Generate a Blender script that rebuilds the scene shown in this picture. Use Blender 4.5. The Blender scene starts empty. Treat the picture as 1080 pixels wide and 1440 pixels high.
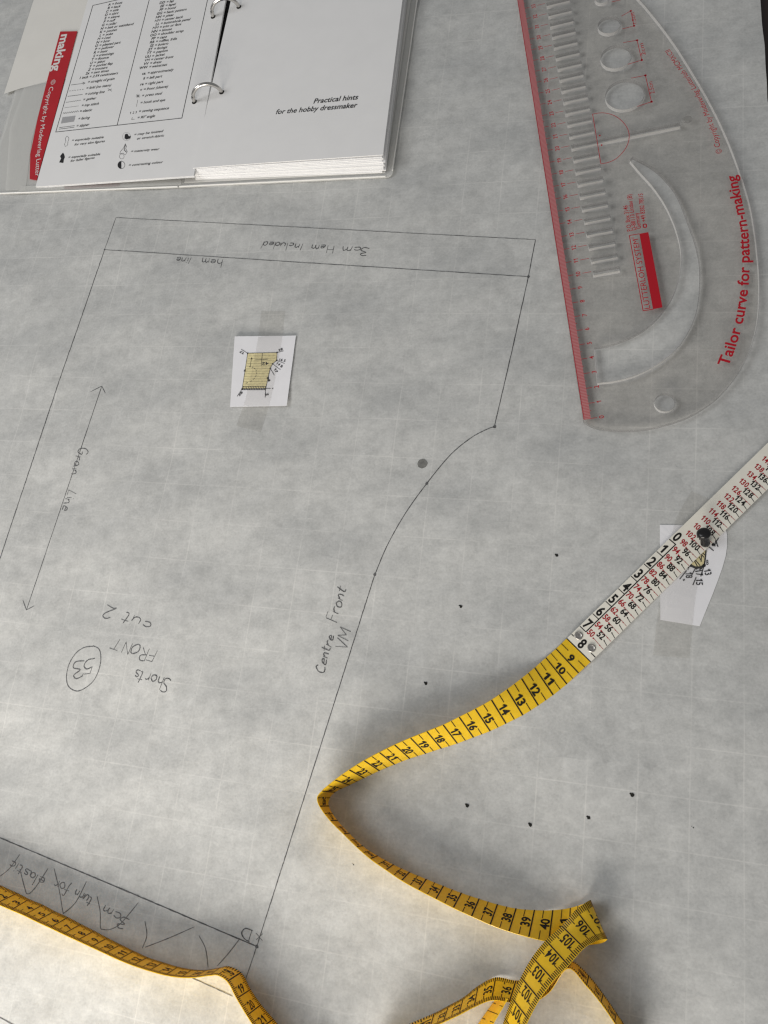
import bpy, math, random
import numpy as np
from mathutils import Vector, Matrix
random.seed(7)
CM = 0.01
# ------------------------------------------------------------------ camera, world, lamps, exposure
F, CX, CY, CAMZ = 1082.0, 540.0, 720.0, 43.94            # focal length and centre in pixels, camera height in cm
NRM = np.array([-0.21656324, 0.29524623, 0.93055361])
AX = np.array([0.97626859, 0.06549374, 0.2064224]); AX /= np.linalg.norm(AX)
NRM /= np.linalg.norm(NRM)
AY = np.cross(NRM, AX)
ROT = np.array([AX, AY, NRM])                             # camera -> world

sc = bpy.context.scene
col = sc.collection
cam_d = bpy.data.cameras.new("camera"); cam = bpy.data.objects.new("camera", cam_d); col.objects.link(cam)
cam_d.sensor_fit = 'HORIZONTAL'; cam_d.sensor_width = 36.0; cam_d.lens = 36.0 * F / 1080.0
cam_d.clip_start = 0.01; cam_d.clip_end = 20.0
cam.matrix_world = Matrix([[*ROT[0], 0], [*ROT[1], 0], [*ROT[2], CAMZ * CM], [0, 0, 0, 1]])
sc.camera = cam

w = bpy.data.worlds.new("World"); sc.world = w; w.use_nodes = True
bg = w.node_tree.nodes["Background"]; bg.inputs[0].default_value = (0.97, 0.985, 1.0, 1); bg.inputs[1].default_value = 0.20

def area_lamp(name, loc, target, sx, sy, power, color, spread=180):
    d = bpy.data.lights.new(name, 'AREA'); d.shape = 'RECTANGLE'; d.size = sx * CM; d.size_y = sy * CM
    d.energy = power; d.color = color; d.spread = math.radians(spread)
    o = bpy.data.objects.new(name, d); col.objects.link(o)
    o.location = Vector(loc) * CM
    o.rotation_euler = (Vector(target) - Vector(loc)).to_track_quat('-Z', 'Y').to_euler()
    return o
area_lamp("side_window", (-200, 40, 180), (-15, 22, 0), 140, 110, 19.5, (0.985, 0.99, 1.0))
area_lamp("low_window", (-42, -64, 27), (-38, -4, 0), 64, 28, 3.6, (1.0, 0.94, 0.86), 112)
vs = sc.view_settings
vs.view_transform = 'Standard'; vs.look = 'None'; vs.gamma = 1.0; vs.exposure = 0.12
sc.display_settings.display_device = 'sRGB'
try:
    sc.cycles.use_denoising = True
    sc.cycles.denoiser = 'OPENIMAGEDENOISE'
    sc.cycles.transparent_max_bounces = 24
    sc.cycles.max_bounces = 10
    sc.cycles.filter_width = 1.3
except Exception:
    pass

# ------------------------------------------------------------------ photograph point -> place on the table
SHADE_BUMP = (-0.6, 16.2)                                      # swell added between curve and tape, shaping a soft shadow onto the sheet
def relief(x, y):
    """height in cm of the gently waving pattern paper"""
    b = 0.20 * math.exp(-((x - SHADE_BUMP[0]) ** 2 + (y - SHADE_BUMP[1]) ** 2) / (2 * 2.3 ** 2))
    calm = 1.4 * (1 - 0.75 * math.exp(-((x - 9.2) ** 2 + (y - 9.4) ** 2) / (2 * 4.0 ** 2)))     # pinned flat under the end of the tape
    return b + calm * (0.028 * math.sin(0.62 * x + 0.35 * y + 1.0) + 0.030 * math.sin(0.24 * x - 0.78 * y + 0.4)
            + 0.018 * math.sin(1.1 * y + 0.5 * x + 2.2) + 0.012 * math.sin(1.9 * x - 0.6 * y) + 0.010 * math.sin(2.3 * y - 0.9 * x + 1.2))
def ray(u, v):
    return ROT @ np.array([(u - CX) / F, (CY - v) / F, -1.0])
CAM = np.array([0, 0, CAMZ])
def U(u, v, z=0.0):
    r = ray(u, v); return CAM + r * ((z - CAMZ) / r[2])
def UP(u, v, off=0.0):
    p = U(u, v, off)
    for _ in range(3):
        p = U(u, v, relief(p[0], p[1]) + off)
    return p
def plane_fn(p0, p1, p2, off=0.0):
    p0, p1, p2 = map(np.array, (p0, p1, p2)); n = np.cross(p1 - p0, p2 - p0); n /= np.linalg.norm(n)
    if n[2] < 0: n = -n
    def f(u, v, o=off):
        r = ray(u, v); t = ((p0 + n * o - CAM) @ n) / (r @ n); return CAM + r * t
    f.n = n
    return f
def flat_fn(z):
    def f(u, v, o=0.0): return U(u, v, z + o)
    f.n = np.array([0, 0, 1.0]); return f
def paper_fn(off=0.006):
    def f(u, v, o=0.0): return UP(u, v, off + o)
    f.n = np.array([0, 0, 1.0]); return f

# ------------------------------------------------------------------ mesh builder
class MB:
    def __init__(s): s.v = []; s.f = []; s.m = []
    def add(s, vs_, fs, mi=0):
        b = len(s.v); s.v += [tuple(map(float, p)) for p in vs_]
        for f in fs: s.f.append([b + i for i in f]); s.m.append(mi)
    def quad(s, a, b, c, d, mi=0): s.add([a, b, c, d], [(0, 1, 2, 3)], mi)
    def grid(s, P, mi=0, flip=False):
        n, m = len(P), len(P[0]); vs_ = [p for r in P for p in r]; fs = []
        for i in range(n - 1):
            for j in range(m - 1):
                q = (i * m + j, (i + 1) * m + j, (i + 1) * m + j + 1, i * m + j + 1)
                fs.append(q[::-1] if flip else q)
        s.add(vs_, fs, mi)
    def tube(s, pts, r, n=8, closed=False, mi=0, caps=True):
        pts = [np.array(p, float) for p in pts]; N = len(pts); rings = []
        for i in range(N):
            a = pts[(i - 1) % N] if (closed or i > 0) else pts[i]
            b = pts[(i + 1) % N] if (closed or i < N - 1) else pts[i]
            t = b - a; t /= (np.linalg.norm(t) + 1e-12)
            ref = np.array([0, 0, 1.0]) if abs(t[2]) < 0.9 else np.array([1.0, 0, 0])
            x = np.cross(t, ref); x /= np.linalg.norm(x); y = np.cross(x, t)
            rr = r[i] if isinstance(r, (list, tuple)) else r
            rings.append([pts[i] + rr * (math.cos(k * 2 * math.pi / n) * x + math.sin(k * 2 * math.pi / n) * y) for k in range(n)])
        b = len(s.v); s.v += [tuple(p) for g in rings for p in g]
        for i in range(N if closed else N - 1):
            for k in range(n):
                i2 = (i + 1) % N; k2 = (k + 1) % n
                s.f.append([b + i * n + k, b + i * n + k2, b + i2 * n + k2, b + i2 * n + k]); s.m.append(mi)
        if not closed and caps:
            s.f.append([b + k for k in range(n)]); s.m.append(mi)
            s.f.append([b + (N - 1) * n + k for k in range(n)][::-1]); s.m.append(mi)
    def lathe(s, p0, axis, prof, n=24, mi=0):
        p0 = np.array(p0, float); a = np.array(axis, float); a /= np.linalg.norm(a)
        x = np.cross(a, [0, 1, 0]); x /= np.linalg.norm(x); y = np.cross(a, x)
        P = [[p0 + a * h + r * (math.cos(k * 2 * math.pi / n) * x + math.sin(k * 2 * math.pi / n) * y) for k in range(n + 1)] for r, h in prof]
        s.grid(P, mi)
    def build(s, name, mats, parent=None, smooth=False, label=None):
        me = bpy.data.meshes.new(name)
        V = [(p[0] * CM, p[1] * CM, p[2] * CM) for p in s.v]
        me.from_pydata(V, [], s.f)
        mats = mats if isinstance(mats, (list, tuple)) else [mats]
        for m in mats: me.materials.append(m)
        if len(mats) > 1: me.polygons.foreach_set("material_index", s.m)
        if smooth: me.polygons.foreach_set("use_smooth", [True] * len(me.polygons))
        me.update()
        o = bpy.data.objects.new(name, me); col.objects.link(o)
        if parent is not None:
            o.parent = parent
            o.matrix_parent_inverse = parent.matrix_world.inverted() if parent.type != 'EMPTY' else Matrix.Translation(parent.location).inverted()
        if label: o["label"] = label
        return o
def thing(name, label, cat, loc, group=None):
    o = bpy.data.objects.new(name, None); col.objects.link(o); o.location = Vector(loc) * CM
    o.empty_display_size = 0.01
    o["label"] = label; o["category"] = cat
    if group: o["group"] = group
    return o

# ------------------------------------------------------------------ materials
def mat(name, color, rough=0.6, spec=0.4, metal=0.0, noise=0.0, nscale=60.0, bump=0.0, bscale=300.0, trans=0.0):
    m = bpy.data.materials.new(name); m.use_nodes = True; nt = m.node_tree; b = nt.nodes["Principled BSDF"]
    b.inputs["Base Color"].default_value = (*color, 1); b.inputs["Roughness"].default_value = rough
    b.inputs["Specular IOR Level"].default_value = spec; b.inputs["Metallic"].default_value = metal
    tc = nt.nodes.new("ShaderNodeTexCoord")
    if noise > 0:
        n = nt.nodes.new("ShaderNodeTexNoise"); n.inputs["Scale"].default_value = nscale; n.inputs["Detail"].default_value = 5
        r = nt.nodes.new("ShaderNodeValToRGB")
        r.color_ramp.elements[0].position = 0.3; r.color_ramp.elements[1].position = 0.7
        r.color_ramp.elements[0].color = (*[c * (1 - noise) for c in color], 1)
        r.color_ramp.elements[1].color = (*[min(1, c * (1 + noise)) for c in color], 1)
        nt.links.new(tc.outputs["Object"], n.inputs["Vector"]); nt.links.new(n.outputs["Fac"], r.inputs["Fac"])
        nt.links.new(r.outputs["Color"], b.inputs["Base Color"])
    if trans > 0:                                                      # woven band lets a little light through
        t_ = nt.nodes.new("ShaderNodeBsdfTranslucent"); t_.inputs[0].default_value = (*color, 1); mx_ = nt.nodes.new("ShaderNodeMixShader"); mx_.inputs[0].default_value = trans
        nt.links.new(b.outputs[0], mx_.inputs[1]); nt.links.new(t_.outputs[0], mx_.inputs[2]); nt.links.new(mx_.outputs[0], nt.nodes["Material Output"].inputs[0])
    if bump > 0:
        n = nt.nodes.new("ShaderNodeTexNoise"); n.inputs["Scale"].default_value = bscale; n.inputs["Detail"].default_value = 3
        bp = nt.nodes.new("ShaderNodeBump"); bp.inputs["Strength"].default_value = bump; bp.inputs["Distance"].default_value = 0.0004
        nt.links.new(tc.outputs["Object"], n.inputs["Vector"]); nt.links.new(n.outputs["Fac"], bp.inputs["Height"])
        nt.links.new(bp.outputs["Normal"], b.inputs["Normal"])
    return m
def film(name, tint, diff, body, rough=0.15, gloss=True, ior=1.45, translucent=False):
    """thin clear plastic: tinted see-through mixed with a little scattering and a mirror-like surface"""
    m = bpy.data.materials.new(name); m.use_nodes = True; nt = m.node_tree; nt.nodes.clear()
    out = nt.nodes.new("ShaderNodeOutputMaterial")
    tr = nt.nodes.new("ShaderNodeBsdfTransparent"); tr.inputs[0].default_value = (*tint, 1)
    df = nt.nodes.new("ShaderNodeBsdfTranslucent" if translucent else "ShaderNodeBsdfDiffuse"); df.inputs[0].default_value = (*diff, 1)
    m1 = nt.nodes.new("ShaderNodeMixShader"); m1.inputs[0].default_value = body
    nt.links.new(tr.outputs[0], m1.inputs[1]); nt.links.new(df.outputs[0], m1.inputs[2])
    last = m1
    if gloss:
        gl = nt.nodes.new("ShaderNodeBsdfGlossy"); gl.inputs["Roughness"].default_value = rough
        fr = nt.nodes.new("ShaderNodeFresnel"); ge = nt.nodes.new("ShaderNodeNewGeometry"); mr_ = nt.nodes.new("ShaderNodeMapRange")
        mr_.inputs[3].default_value = ior; mr_.inputs[4].default_value = 1.0 / ior          # a thin sheet mirrors the same from both sides
        nt.links.new(ge.outputs["Backfacing"], mr_.inputs[0]); nt.links.new(mr_.outputs[0], fr.inputs[0])
        m2 = nt.nodes.new("ShaderNodeMixShader")
        nt.links.new(fr.outputs[0], m2.inputs[0]); nt.links.new(m1.outputs[0], m2.inputs[1]); nt.links.new(gl.outputs[0], m2.inputs[2])
        last = m2
    nt.links.new(last.outputs[0], out.inputs[0])
    return m

def cut_edge(name):
    """the sawn and moulded walls of clear acrylic: half frosted, half see-through"""
    m = bpy.data.materials.new(name); m.use_nodes = True; nt = m.node_tree; nt.nodes.clear()
    out = nt.nodes.new("ShaderNodeOutputMaterial")
    tr = nt.nodes.new("ShaderNodeBsdfTransparent"); tr.inputs[0].default_value = (0.62, 0.61, 0.61, 1)
    df = nt.nodes.new("ShaderNodeBsdfDiffuse"); df.inputs[0].default_value = (0.95, 0.95, 0.94, 1)
    gl = nt.nodes.new("ShaderNodeBsdfGlossy"); gl.inputs["Roughness"].default_value = 0.12
    ge = nt.nodes.new("ShaderNodeNewGeometry"); mr = nt.nodes.new("ShaderNodeMapRange")               # the inner side of a wall scatters more than the polished outer side
    mr.inputs[3].default_value = 0.10; mr.inputs[4].default_value = 0.52
    nt.links.new(ge.outputs["Backfacing"], mr.inputs[0])
    a = nt.nodes.new("ShaderNodeMixShader"); b = nt.nodes.new("ShaderNodeMixShader"); b.inputs[0].default_value = 0.10
    nt.links.new(mr.outputs[0], a.inputs[0])
    nt.links.new(tr.outputs[0], a.inputs[1]); nt.links.new(df.outputs[0], a.inputs[2]); nt.links.new(a.outputs[0], b.inputs[1]); nt.links.new(gl.outputs[0], b.inputs[2]); nt.links.new(b.outputs[0], out.inputs[0])
    return m
def paper_material():
    m = bpy.data.materials.new("tracing_paper"); m.use_nodes = True; nt = m.node_tree; L = nt.links.new
    b = nt.nodes["Principled BSDF"]; b.inputs["Roughness"].default_value = 0.62; b.inputs["Specular IOR Level"].default_value = 0.25
    tc = nt.nodes.new("ShaderNodeTexCoord"); V = tc.outputs["Object"]
    def noise(scale, detail, rough=0.55, stretch=None):
        src = V
        if stretch:
            mp = nt.nodes.new("ShaderNodeMapping"); mp.inputs["Scale"].default_value = stretch; mp.inputs["Rotation"].default_value = (0, 0, 0.1)
            L(V, mp.inputs[0]); src = mp.outputs[0]
        n = nt.nodes.new("ShaderNodeTexNoise"); n.inputs["Scale"].default_value = scale; n.inputs["Detail"].default_value = detail
        n.inputs["Roughness"].default_value = rough; L(src, n.inputs["Vector"]); return n.outputs["Fac"]
    def math_(op, a, c, clamp=False):
        n = nt.nodes.new("ShaderNodeMath"); n.operation = op; n.use_clamp = clamp
        for i, q in enumerate((a, c)):
            if isinstance(q, (int, float)): n.inputs[i].default_value = q
            else: L(q, n.inputs[i])
        return n.outputs[0]
    big = noise(28, 4, 0.6, (1, 1.3, 1)); mid = noise(110, 5, 0.65); fine = noise(700, 3, 0.6); strk = noise(150, 4, 0.62, (0.72, 1.25, 1))
    s = math_('ADD', math_('MULTIPLY', big, 0.17), math_('MULTIPLY', mid, 0.58))
    s = math_('ADD', s, math_('MULTIPLY', fine, 0.42)); s = math_('ADD', s, math_('MULTIPLY', strk, 0.34))
    r = nt.nodes.new("ShaderNodeValToRGB"); L(s, r.inputs["Fac"])
    r.color_ramp.elements[0].position = 0.565; r.color_ramp.elements[1].position = 0.955
    r.color_ramp.elements[0].color = (0.458, 0.463, 0.452, 1); r.color_ramp.elements[1].color = (0.648, 0.651, 0.634, 1)
    # one-inch squares of the board underneath showing faintly through
    sep = nt.nodes.new("ShaderNodeSeparateXYZ"); mp = nt.nodes.new("ShaderNodeMapping"); mp.inputs["Rotation"].default_value = (0, 0, 0.13)
    L(V, mp.inputs[0]); L(mp.outputs[0], sep.inputs[0])
    def lines(ch):
        q = math_('FRACT', math_('ADD', math_('MULTIPLY', sep.outputs[ch], 1 / 0.0254), 100.0), 0.0)
        q = math_('ABSOLUTE', math_('SUBTRACT', q, 0.5), 0.0)
        return math_('SUBTRACT', 1.0, math_('DIVIDE', q, 0.022), True)
    g = math_('MAXIMUM', lines(0), lines(1))
    patch = nt.nodes.new("ShaderNodeMapRange"); patch.inputs[1].default_value = 0.36; patch.inputs[2].default_value = 0.6
    L(noise(18, 2), patch.inputs[0])
    g = math_('MULTIPLY', math_('MULTIPLY', g, patch.outputs[0]), 0.36)
    mx = nt.nodes.new("ShaderNodeMix"); mx.data_type = 'RGBA'; L(g, mx.inputs[0]); L(r.outputs[0], mx.inputs[6]); mx.inputs[7].default_value = (0.80, 0.79, 0.76, 1)
    # dark fibre specks
    sp = noise(1500, 1, 0.4); spk = nt.nodes.new("ShaderNodeMapRange"); spk.inputs[1].default_value = 0.74; spk.inputs[2].default_value = 0.82; spk.inputs[4].default_value = 0.35
    L(sp, spk.inputs[0])
    mx2 = nt.nodes.new("ShaderNodeMix"); mx2.data_type = 'RGBA'; L(spk.outputs[0], mx2.inputs[0]); L(mx.outputs[2], mx2.inputs[6]); mx2.inputs[7].default_value = (0.2, 0.2, 0.19, 1)
    L(mx2.outputs[2], b.inputs["Base Color"])
    bp = nt.nodes.new("ShaderNodeBump"); bp.inputs["Strength"].default_value = 0.35; bp.inputs["Distance"].default_value = 0.0006
    rid = math_('ABSOLUTE', math_('SUBTRACT', noise(22, 4, 0.5, (0.6, 1.3, 1)), 0.5), 0.0)               # soft crinkles
    rid = math_('SUBTRACT', 1.0, math_('DIVIDE', rid, 0.02), True)
    L(math_('ADD', math_('ADD', math_('MULTIPLY', mid, 0.6), math_('MULTIPLY', fine, 0.15)), math_('MULTIPLY', rid, 0.10)), bp.inputs["Height"]); L(bp.outputs[0], b.inputs["Normal"])
    return m
def wood_material():
    m = bpy.data.materials.new("dark_wood"); m.use_nodes = True; nt = m.node_tree; L = nt.links.new
    b = nt.nodes["Principled BSDF"]; b.inputs["Roughness"].default_value = 0.45
    tc = nt.nodes.new("ShaderNodeTexCoord"); mp = nt.nodes.new("ShaderNodeMapping"); mp.inputs["Scale"].default_value = (30, 3, 30)
    n = nt.nodes.new("ShaderNodeTexNoise"); n.inputs["Scale"].default_value = 4; n.inputs["Detail"].default_value = 8
    r = nt.nodes.new("ShaderNodeValToRGB"); r.color_ramp.elements[0].color = (0.010, 0.006, 0.005, 1); r.color_ramp.elements[1].color = (0.045, 0.022, 0.016, 1)
    L(tc.outputs["Object"], mp.inputs[0]); L(mp.outputs[0], n.inputs["Vector"]); L(n.outputs["Fac"], r.inputs["Fac"]); L(r.outputs[0], b.inputs["Base Color"])
    return m
M = dict(
    paper=paper_material(), wood=wood_material(),
    pencil=mat("pencil_graphite", (0.10, 0.10, 0.103), 0.5, 0.4, noise=0.55, nscale=900),
    pencil_soft=mat("pencil_graphite_faint", (0.15, 0.15, 0.15), 0.5, 0.4, noise=0.5, nscale=900),
    spot=mat("grey_smudge", (0.20, 0.20, 0.19), 0.8, 0.1, noise=0.25, nscale=500),
    hole=mat("pin_prick", (0.03, 0.03, 0.028), 0.9, 0.0),
    yellow=mat("yellow_fibreglass", (0.96, 0.645, 0.028), 0.33, 0.5, noise=0.05, nscale=300, bump=0.12, bscale=2500, trans=0.20),
    cream=mat("cream_plastic", (0.84, 0.81, 0.72), 0.38, 0.45, noise=0.03, nscale=200),
    ink=mat("black_ink", (0.012, 0.011, 0.010), 0.5, 0.3),
    red_ink=mat("red_ink", (0.40, 0.012, 0.02), 0.5, 0.3),
    ruler_red=mat("ruler_red_ink", (0.48, 0.008, 0.02), 0.45, 0.35),
    ruler_tick=mat("ruler_tick_ink", (0.48, 0.10, 0.11), 0.45, 0.35), ruler_pink=mat("ruler_pink_tint", (0.56, 0.25, 0.25), 0.45, 0.35),
    rivet=mat("rivet_metal", (0.48, 0.46, 0.43), 0.35, 0.5, metal=0.9, noise=0.2, nscale=800),
    plate=film("clear_acrylic", (0.972, 0.965, 0.957), (0.55, 0.55, 0.53), 0.012, 0.05, True, 1.28),
    plate_edge=cut_edge("acrylic_cut_edge"), mould=film("acrylic_cut_edge", (0.70, 0.69, 0.69), (0.90, 0.90, 0.89), 0.42, 0.08, True, 1.5, translucent=True),
    page=mat("white_page", (0.88, 0.875, 0.87), 0.55, 0.3, noise=0.015, nscale=60),
    slip=mat("white_slip", (0.88, 0.875, 0.90), 0.55, 0.3, noise=0.02, nscale=120),
    print_=mat("print_black", (0.02, 0.02, 0.022), 0.5, 0.3),
    print_grey=mat("print_grey", (0.42, 0.42, 0.43), 0.6, 0.2),
    red_card=mat("red_card", (0.50, 0.012, 0.022), 0.45, 0.4, noise=0.06, nscale=80),
    white_print=mat("white_print", (0.82, 0.78, 0.76), 0.5, 0.3),
    yellow_fill=mat("pale_yellow_print", (0.80, 0.71, 0.40), 0.55, 0.3, noise=0.12, nscale=700),
    vinyl=film("clear_vinyl", (0.96, 0.96, 0.94), (0.92, 0.915, 0.90), 0.40, 0.18, True, 1.3),
    vinyl_edge=mat("welded_vinyl_edge", (0.82, 0.81, 0.78), 0.3, 0.5),
    board=mat("inner_board", (0.70, 0.69, 0.66), 0.5, 0.3),
    insert=mat("cream_insert", (0.84, 0.82, 0.77), 0.5, 0.3, noise=0.02, nscale=50),
    pink=mat("red_card_behind_vinyl", (0.62, 0.30, 0.27), 0.5, 0.3),
    steel=mat("ring_steel", (0.62, 0.60, 0.57), 0.22, 0.5, metal=1.0),
    spine=mat("shaded_spine", (0.03, 0.028, 0.028), 0.5, 0.3),  # ring plate, its colour blackened by the shadow in the page gap
    tape=film("clear_sticky_tape", (0.97, 0.966, 0.958), (0.58, 0.56, 0.52), 0.055, 0.2, True, 1.22),
    pin=mat("black_pin_plastic", (0.010, 0.010, 0.011), 0.28, 0.45),
    needle=mat("pin_steel", (0.6, 0.6, 0.6), 0.25, 0.5, metal=1.0),
)

# ------------------------------------------------------------------ lettering
_tc = {}
def text_mesh(s, bold=0.0, shear=0.0, space=1.0):
    k = (s, bold, shear, space)
    if k not in _tc:
        cu = bpy.data.curves.new("t", 'FONT'); cu.body = s; cu.size = 1.0; cu.offset = bold; cu.shear = shear; cu.space_character = space
        cu.resolution_u = 3; cu.fill_mode = 'FRONT'
        ob = bpy.data.objects.new("t", cu); me = ob.to_mesh()
        V = np.array([v.co[:2] for v in me.vertices]) if len(me.vertices) else np.zeros((0, 2))
        Fs = [list(p.vertices) for p in me.polygons]
        ob.to_mesh_clear(); bpy.data.objects.remove(ob); bpy.data.curves.remove(cu)
        if s.isdigit() and "1" in s:                                # numerals set one by one, the 1 drawn with its flag
            h = 0.69; st = .11 + 2 * bold; V = []; Fs = []; x = 0.0
            for ch in s:
                if ch == "1":
                    q = [(x + .20, 0), (x + .20 + st, 0), (x + .20 + st, h), (x + .20 + st * .35, h), (x + .05, h - .15), (x + .05, h - .15 - st), (x + .20, h - .04 - st)]
                    b_ = len(V); V += q; Fs += [[b_ + 0, b_ + 1, b_ + 2, b_ + 6], [b_ + 2, b_ + 3, b_ + 6], [b_ + 3, b_ + 4, b_ + 5, b_ + 6]]
                    x += .44
                else:
                    v_, f_ = text_mesh(ch, bold, shear, space); k_ = h / max(v_[:, 1].max(), .1); b_ = len(V); x0_ = v_[:, 0].min()
                    V += [((p[0] - x0_) * k_ + x + .03, p[1] * k_) for p in v_]; Fs += [[b_ + i for i in f] for f in f_]; x += (v_[:, 0].max() - x0_) * k_ + .09
            V = np.array(V)
        _tc[k] = (V, Fs)
    return _tc[k]
CAPH = None
def caph():
    global CAPH
    if CAPH is None: CAPH = float(text_mesh("H")[0][:, 1].max())
    return CAPH
def text2d(s, cap, width=None, xs=1.0, align='L', bold=0.0, shear=0.0, space=1.0):
    V, Fs = text_mesh(s, bold, shear, space); V = V.copy()
    if not len(V): return V, Fs, 0
    k = cap / caph(); V *= k; V[:, 0] -= V[:, 0].min(); W = V[:, 0].max()
    sx = (width / W) if width else xs
    V[:, 0] *= sx; W *= sx
    if align == 'C': V[:, 0] -= W / 2
    if align == 'R': V[:, 0] -= W
    return V, Fs, W
def put_text(mb, s, P0, ex, n, cap, mi=0, **kw):
    V, Fs, W = text2d(s, cap, **kw)
    ex = np.array(ex, float); ex /= np.linalg.norm(ex); ey = np.cross(n, ex); ey /= np.linalg.norm(ey)
    mb.add([np.array(P0) + ex * x + ey * y for x, y in V], Fs, mi)
    return W
def text_px(mb, s, a, b, cap, fn, fit=True, mi=0, off=0.0, **kw):
    P0, P1 = fn(*a, off), fn(*b, off)
    if fit: kw['width'] = np.linalg.norm(P1 - P0)
    put_text(mb, s, P0, P1 - P0, fn.n, cap, mi, **kw)
def catmull(pts, sub=6, closed=False):
    P = [np.array(p, float) for p in pts]; n = len(P); out = []
    for i in range(n if closed else n - 1):
        p0 = P[(i - 1) % n] if (closed or i) else 2 * P[0] - P[1]
        p1, p2 = P[i], P[(i + 1) % n]
        p3 = P[(i + 2) % n] if (closed or i + 2 < n) else 2 * P[-1] - P[-2]
        for k in range(sub):
            t = k / sub
            out.append(0.5 * (2 * p1 + (p2 - p0) * t + (2 * p0 - 5 * p1 + 4 * p2 - p3) * t * t + (3 * p1 - p0 - 3 * p2 + p3) * t ** 3))
    if not closed: out.append(P[-1])
    return out
def stroke(mb, pts, wd, n=(0, 0, 1), mi=0, taper=True, jitter=0.28):
    """a flat ribbon of pencil or ink along 3-D points"""
    P = [np.array(p, float) for p in pts]; n = np.array(n, float); Lf = []; Rt = []; N = len(P)
    for i in range(N):
        t = P[min(i + 1, N - 1)] - P[max(i - 1, 0)]; l = np.linalg.norm(t)
        if l < 1e-9: t = np.array([1.0, 0, 0]); l = 1
        s_ = np.cross(n, t / l); h = wd / 2 * (1 + random.uniform(-jitter, jitter))
        if taper and (i == 0 or i == N - 1): h *= 0.6
        Lf.append(P[i] + s_ * h); Rt.append(P[i] - s_ * h)
    mb.grid([[a, b] for a, b in zip(Rt, Lf)])
def disc(mb, c, r, n=(0, 0, 1), k=14, mi=0, wob=0.0, asp=1.0):
    c = np.array(c, float); n = np.array(n, float); x = np.cross(n, [0, 1, 0]); x /= np.linalg.norm(x); x = -x; y = np.cross(n, x)
    vs_ = [c + x * r * (1 + random.uniform(-wob, wob)) * math.cos(i * 2 * math.pi / k) + y * r * asp * (1 + random.uniform(-wob, wob)) * math.sin(i * 2 * math.pi / k) for i in range(k)]
    mb.add(vs_, [list(range(k))], mi)
def resample_px(pts, step=14):
    out = [np.array(pts[0], float)]
    for a, b in zip(pts[:-1], pts[1:]):
        a, b = np.array(a, float), np.array(b, float); k = max(1, int(np.linalg.norm(b - a) / step))
        for i in range(1, k + 1): out.append(a + (b - a) * i / k)
    return out

# ------------------------------------------------------------------ the table and the sheet of pattern paper
tb = MB(); x0, x1, y0, y1 = -75, 60, -55, 105
tb.add([(x0, y0, -0.35), (x1, y0, -0.35), (x1, y1, -0.35), (x0, y1, -0.35), (x0, y0, -3), (x1, y0, -3), (x1, y1, -3), (x0, y1, -3)],
       [(0, 1, 2, 3), (7, 6, 5, 4), (0, 4, 5, 1), (1, 5, 6, 2), (2, 6, 7, 3), (3, 7, 4, 0)])
table = tb.build("table_top", M["wood"]); table["kind"] = "structure"

e0, e1, e2 = U(1069, 0), U(1074.5, 62), U(1079.5, 140)
def right_edge(y):
    pts = [e2 + (e2 - e1) * 30, e2, e1, e0, e0 + (e0 - e1) * 6]
    pts[0] = np.array([26.0, -60, 0]); 
    for a, b in zip(pts[:-1], pts[1:]):
        if a[1] <= y <= b[1]: return a[0] + (b[0] - a[0]) * (y - a[1]) / (b[1] - a[1])
    return pts[-1][0] if y > pts[-1][1] else pts[0][0]
ys = np.linspace(-48, 98, 420); grid = []
for y in ys:
    xr = right_edge(y) + 0.012 * math.sin(y * 1.7)
    xs_ = np.linspace(-68, xr, 260); grid.append([(x, y, relief(x, y)) for x in xs_])
pb = MB(); pb.grid(grid, flip=True)
rim = [r[-1] for r in grid]; pb.grid([[p for p in rim], [(p[0], p[1], p[2] - 0.018) for p in rim]], flip=True)
rim = grid[0]; pb.grid([[p for p in rim], [(p[0], p[1], p[2] - 0.018) for p in rim]])
sheet = pb.build("pattern_paper", M["paper"], smooth=True)
sheet["label"] = "large grey tracing paper sheet with pencil shorts pattern, spread over the table"; sheet["category"] = "pattern paper"

PF = paper_fn(0.012)
def pencil(pts, wd=0.05, smooth=False, m="pencil", name="pencil_line", label=None):
    if smooth: pts = catmull(pts, 8)
    else:
        pts = resample_px(pts, 5); pts = [pts[0]] + [p + np.array([random.uniform(-.16, .16), random.uniform(-.16, .16)]) for p in pts[1:-1]] + [pts[-1]]
    mb = MB(); stroke(mb, [PF(*p) for p in pts], wd); return mb.build(name, M[m], sheet, label=label)
pencil([(163, 306), (450, 321), (753, 337)], 0.042, m="pencil_soft", label="upper line of the hem allowance")
pencil([(147, 351), (440, 370), (743, 389)], 0.045, label="hem line across the top of the pattern")
pencil([(163, 306), (147, 351)], 0.045, m="pencil_soft")
pencil([(147, 351), (112, 453), (88, 521), (0, 785), (-40, 900)], 0.06, label="long side seam line at left")
pencil([(753, 337), (743, 389), (720, 493), (695, 600)], 0.052)
pencil([(695, 600), (684, 604), (662, 616), (633, 640), (600, 680), (570, 722), (545, 766), (527, 808)], 0.05, smooth=True, label="curved crotch line")
pencil([(527, 808), (445, 1067), (361, 1331)], 0.05, label="straight centre front line")
pencil([(361, 1331), (345, 1378)], 0.045, m="pencil_soft")
pencil([(-40, 1161), (0, 1178), (180, 1254), (361, 1331)], 0.066, label="bold waist line above the elastic allowance")
pencil([(268, 1374), (327, 1401)], 0.045, m="pencil_soft")
pencil([(-20, 1420), (20, 1442), (60, 1463)], 0.05, m="pencil_soft")
mb = MB()
for pts in ([(143, 543), (90, 701), (37, 858)], [(127, 551), (143, 543), (148, 553)], [(32, 844), (37, 858), (48, 852)]):
    stroke(mb, [PF(*p) for p in resample_px(pts, 5)], 0.045)
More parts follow.
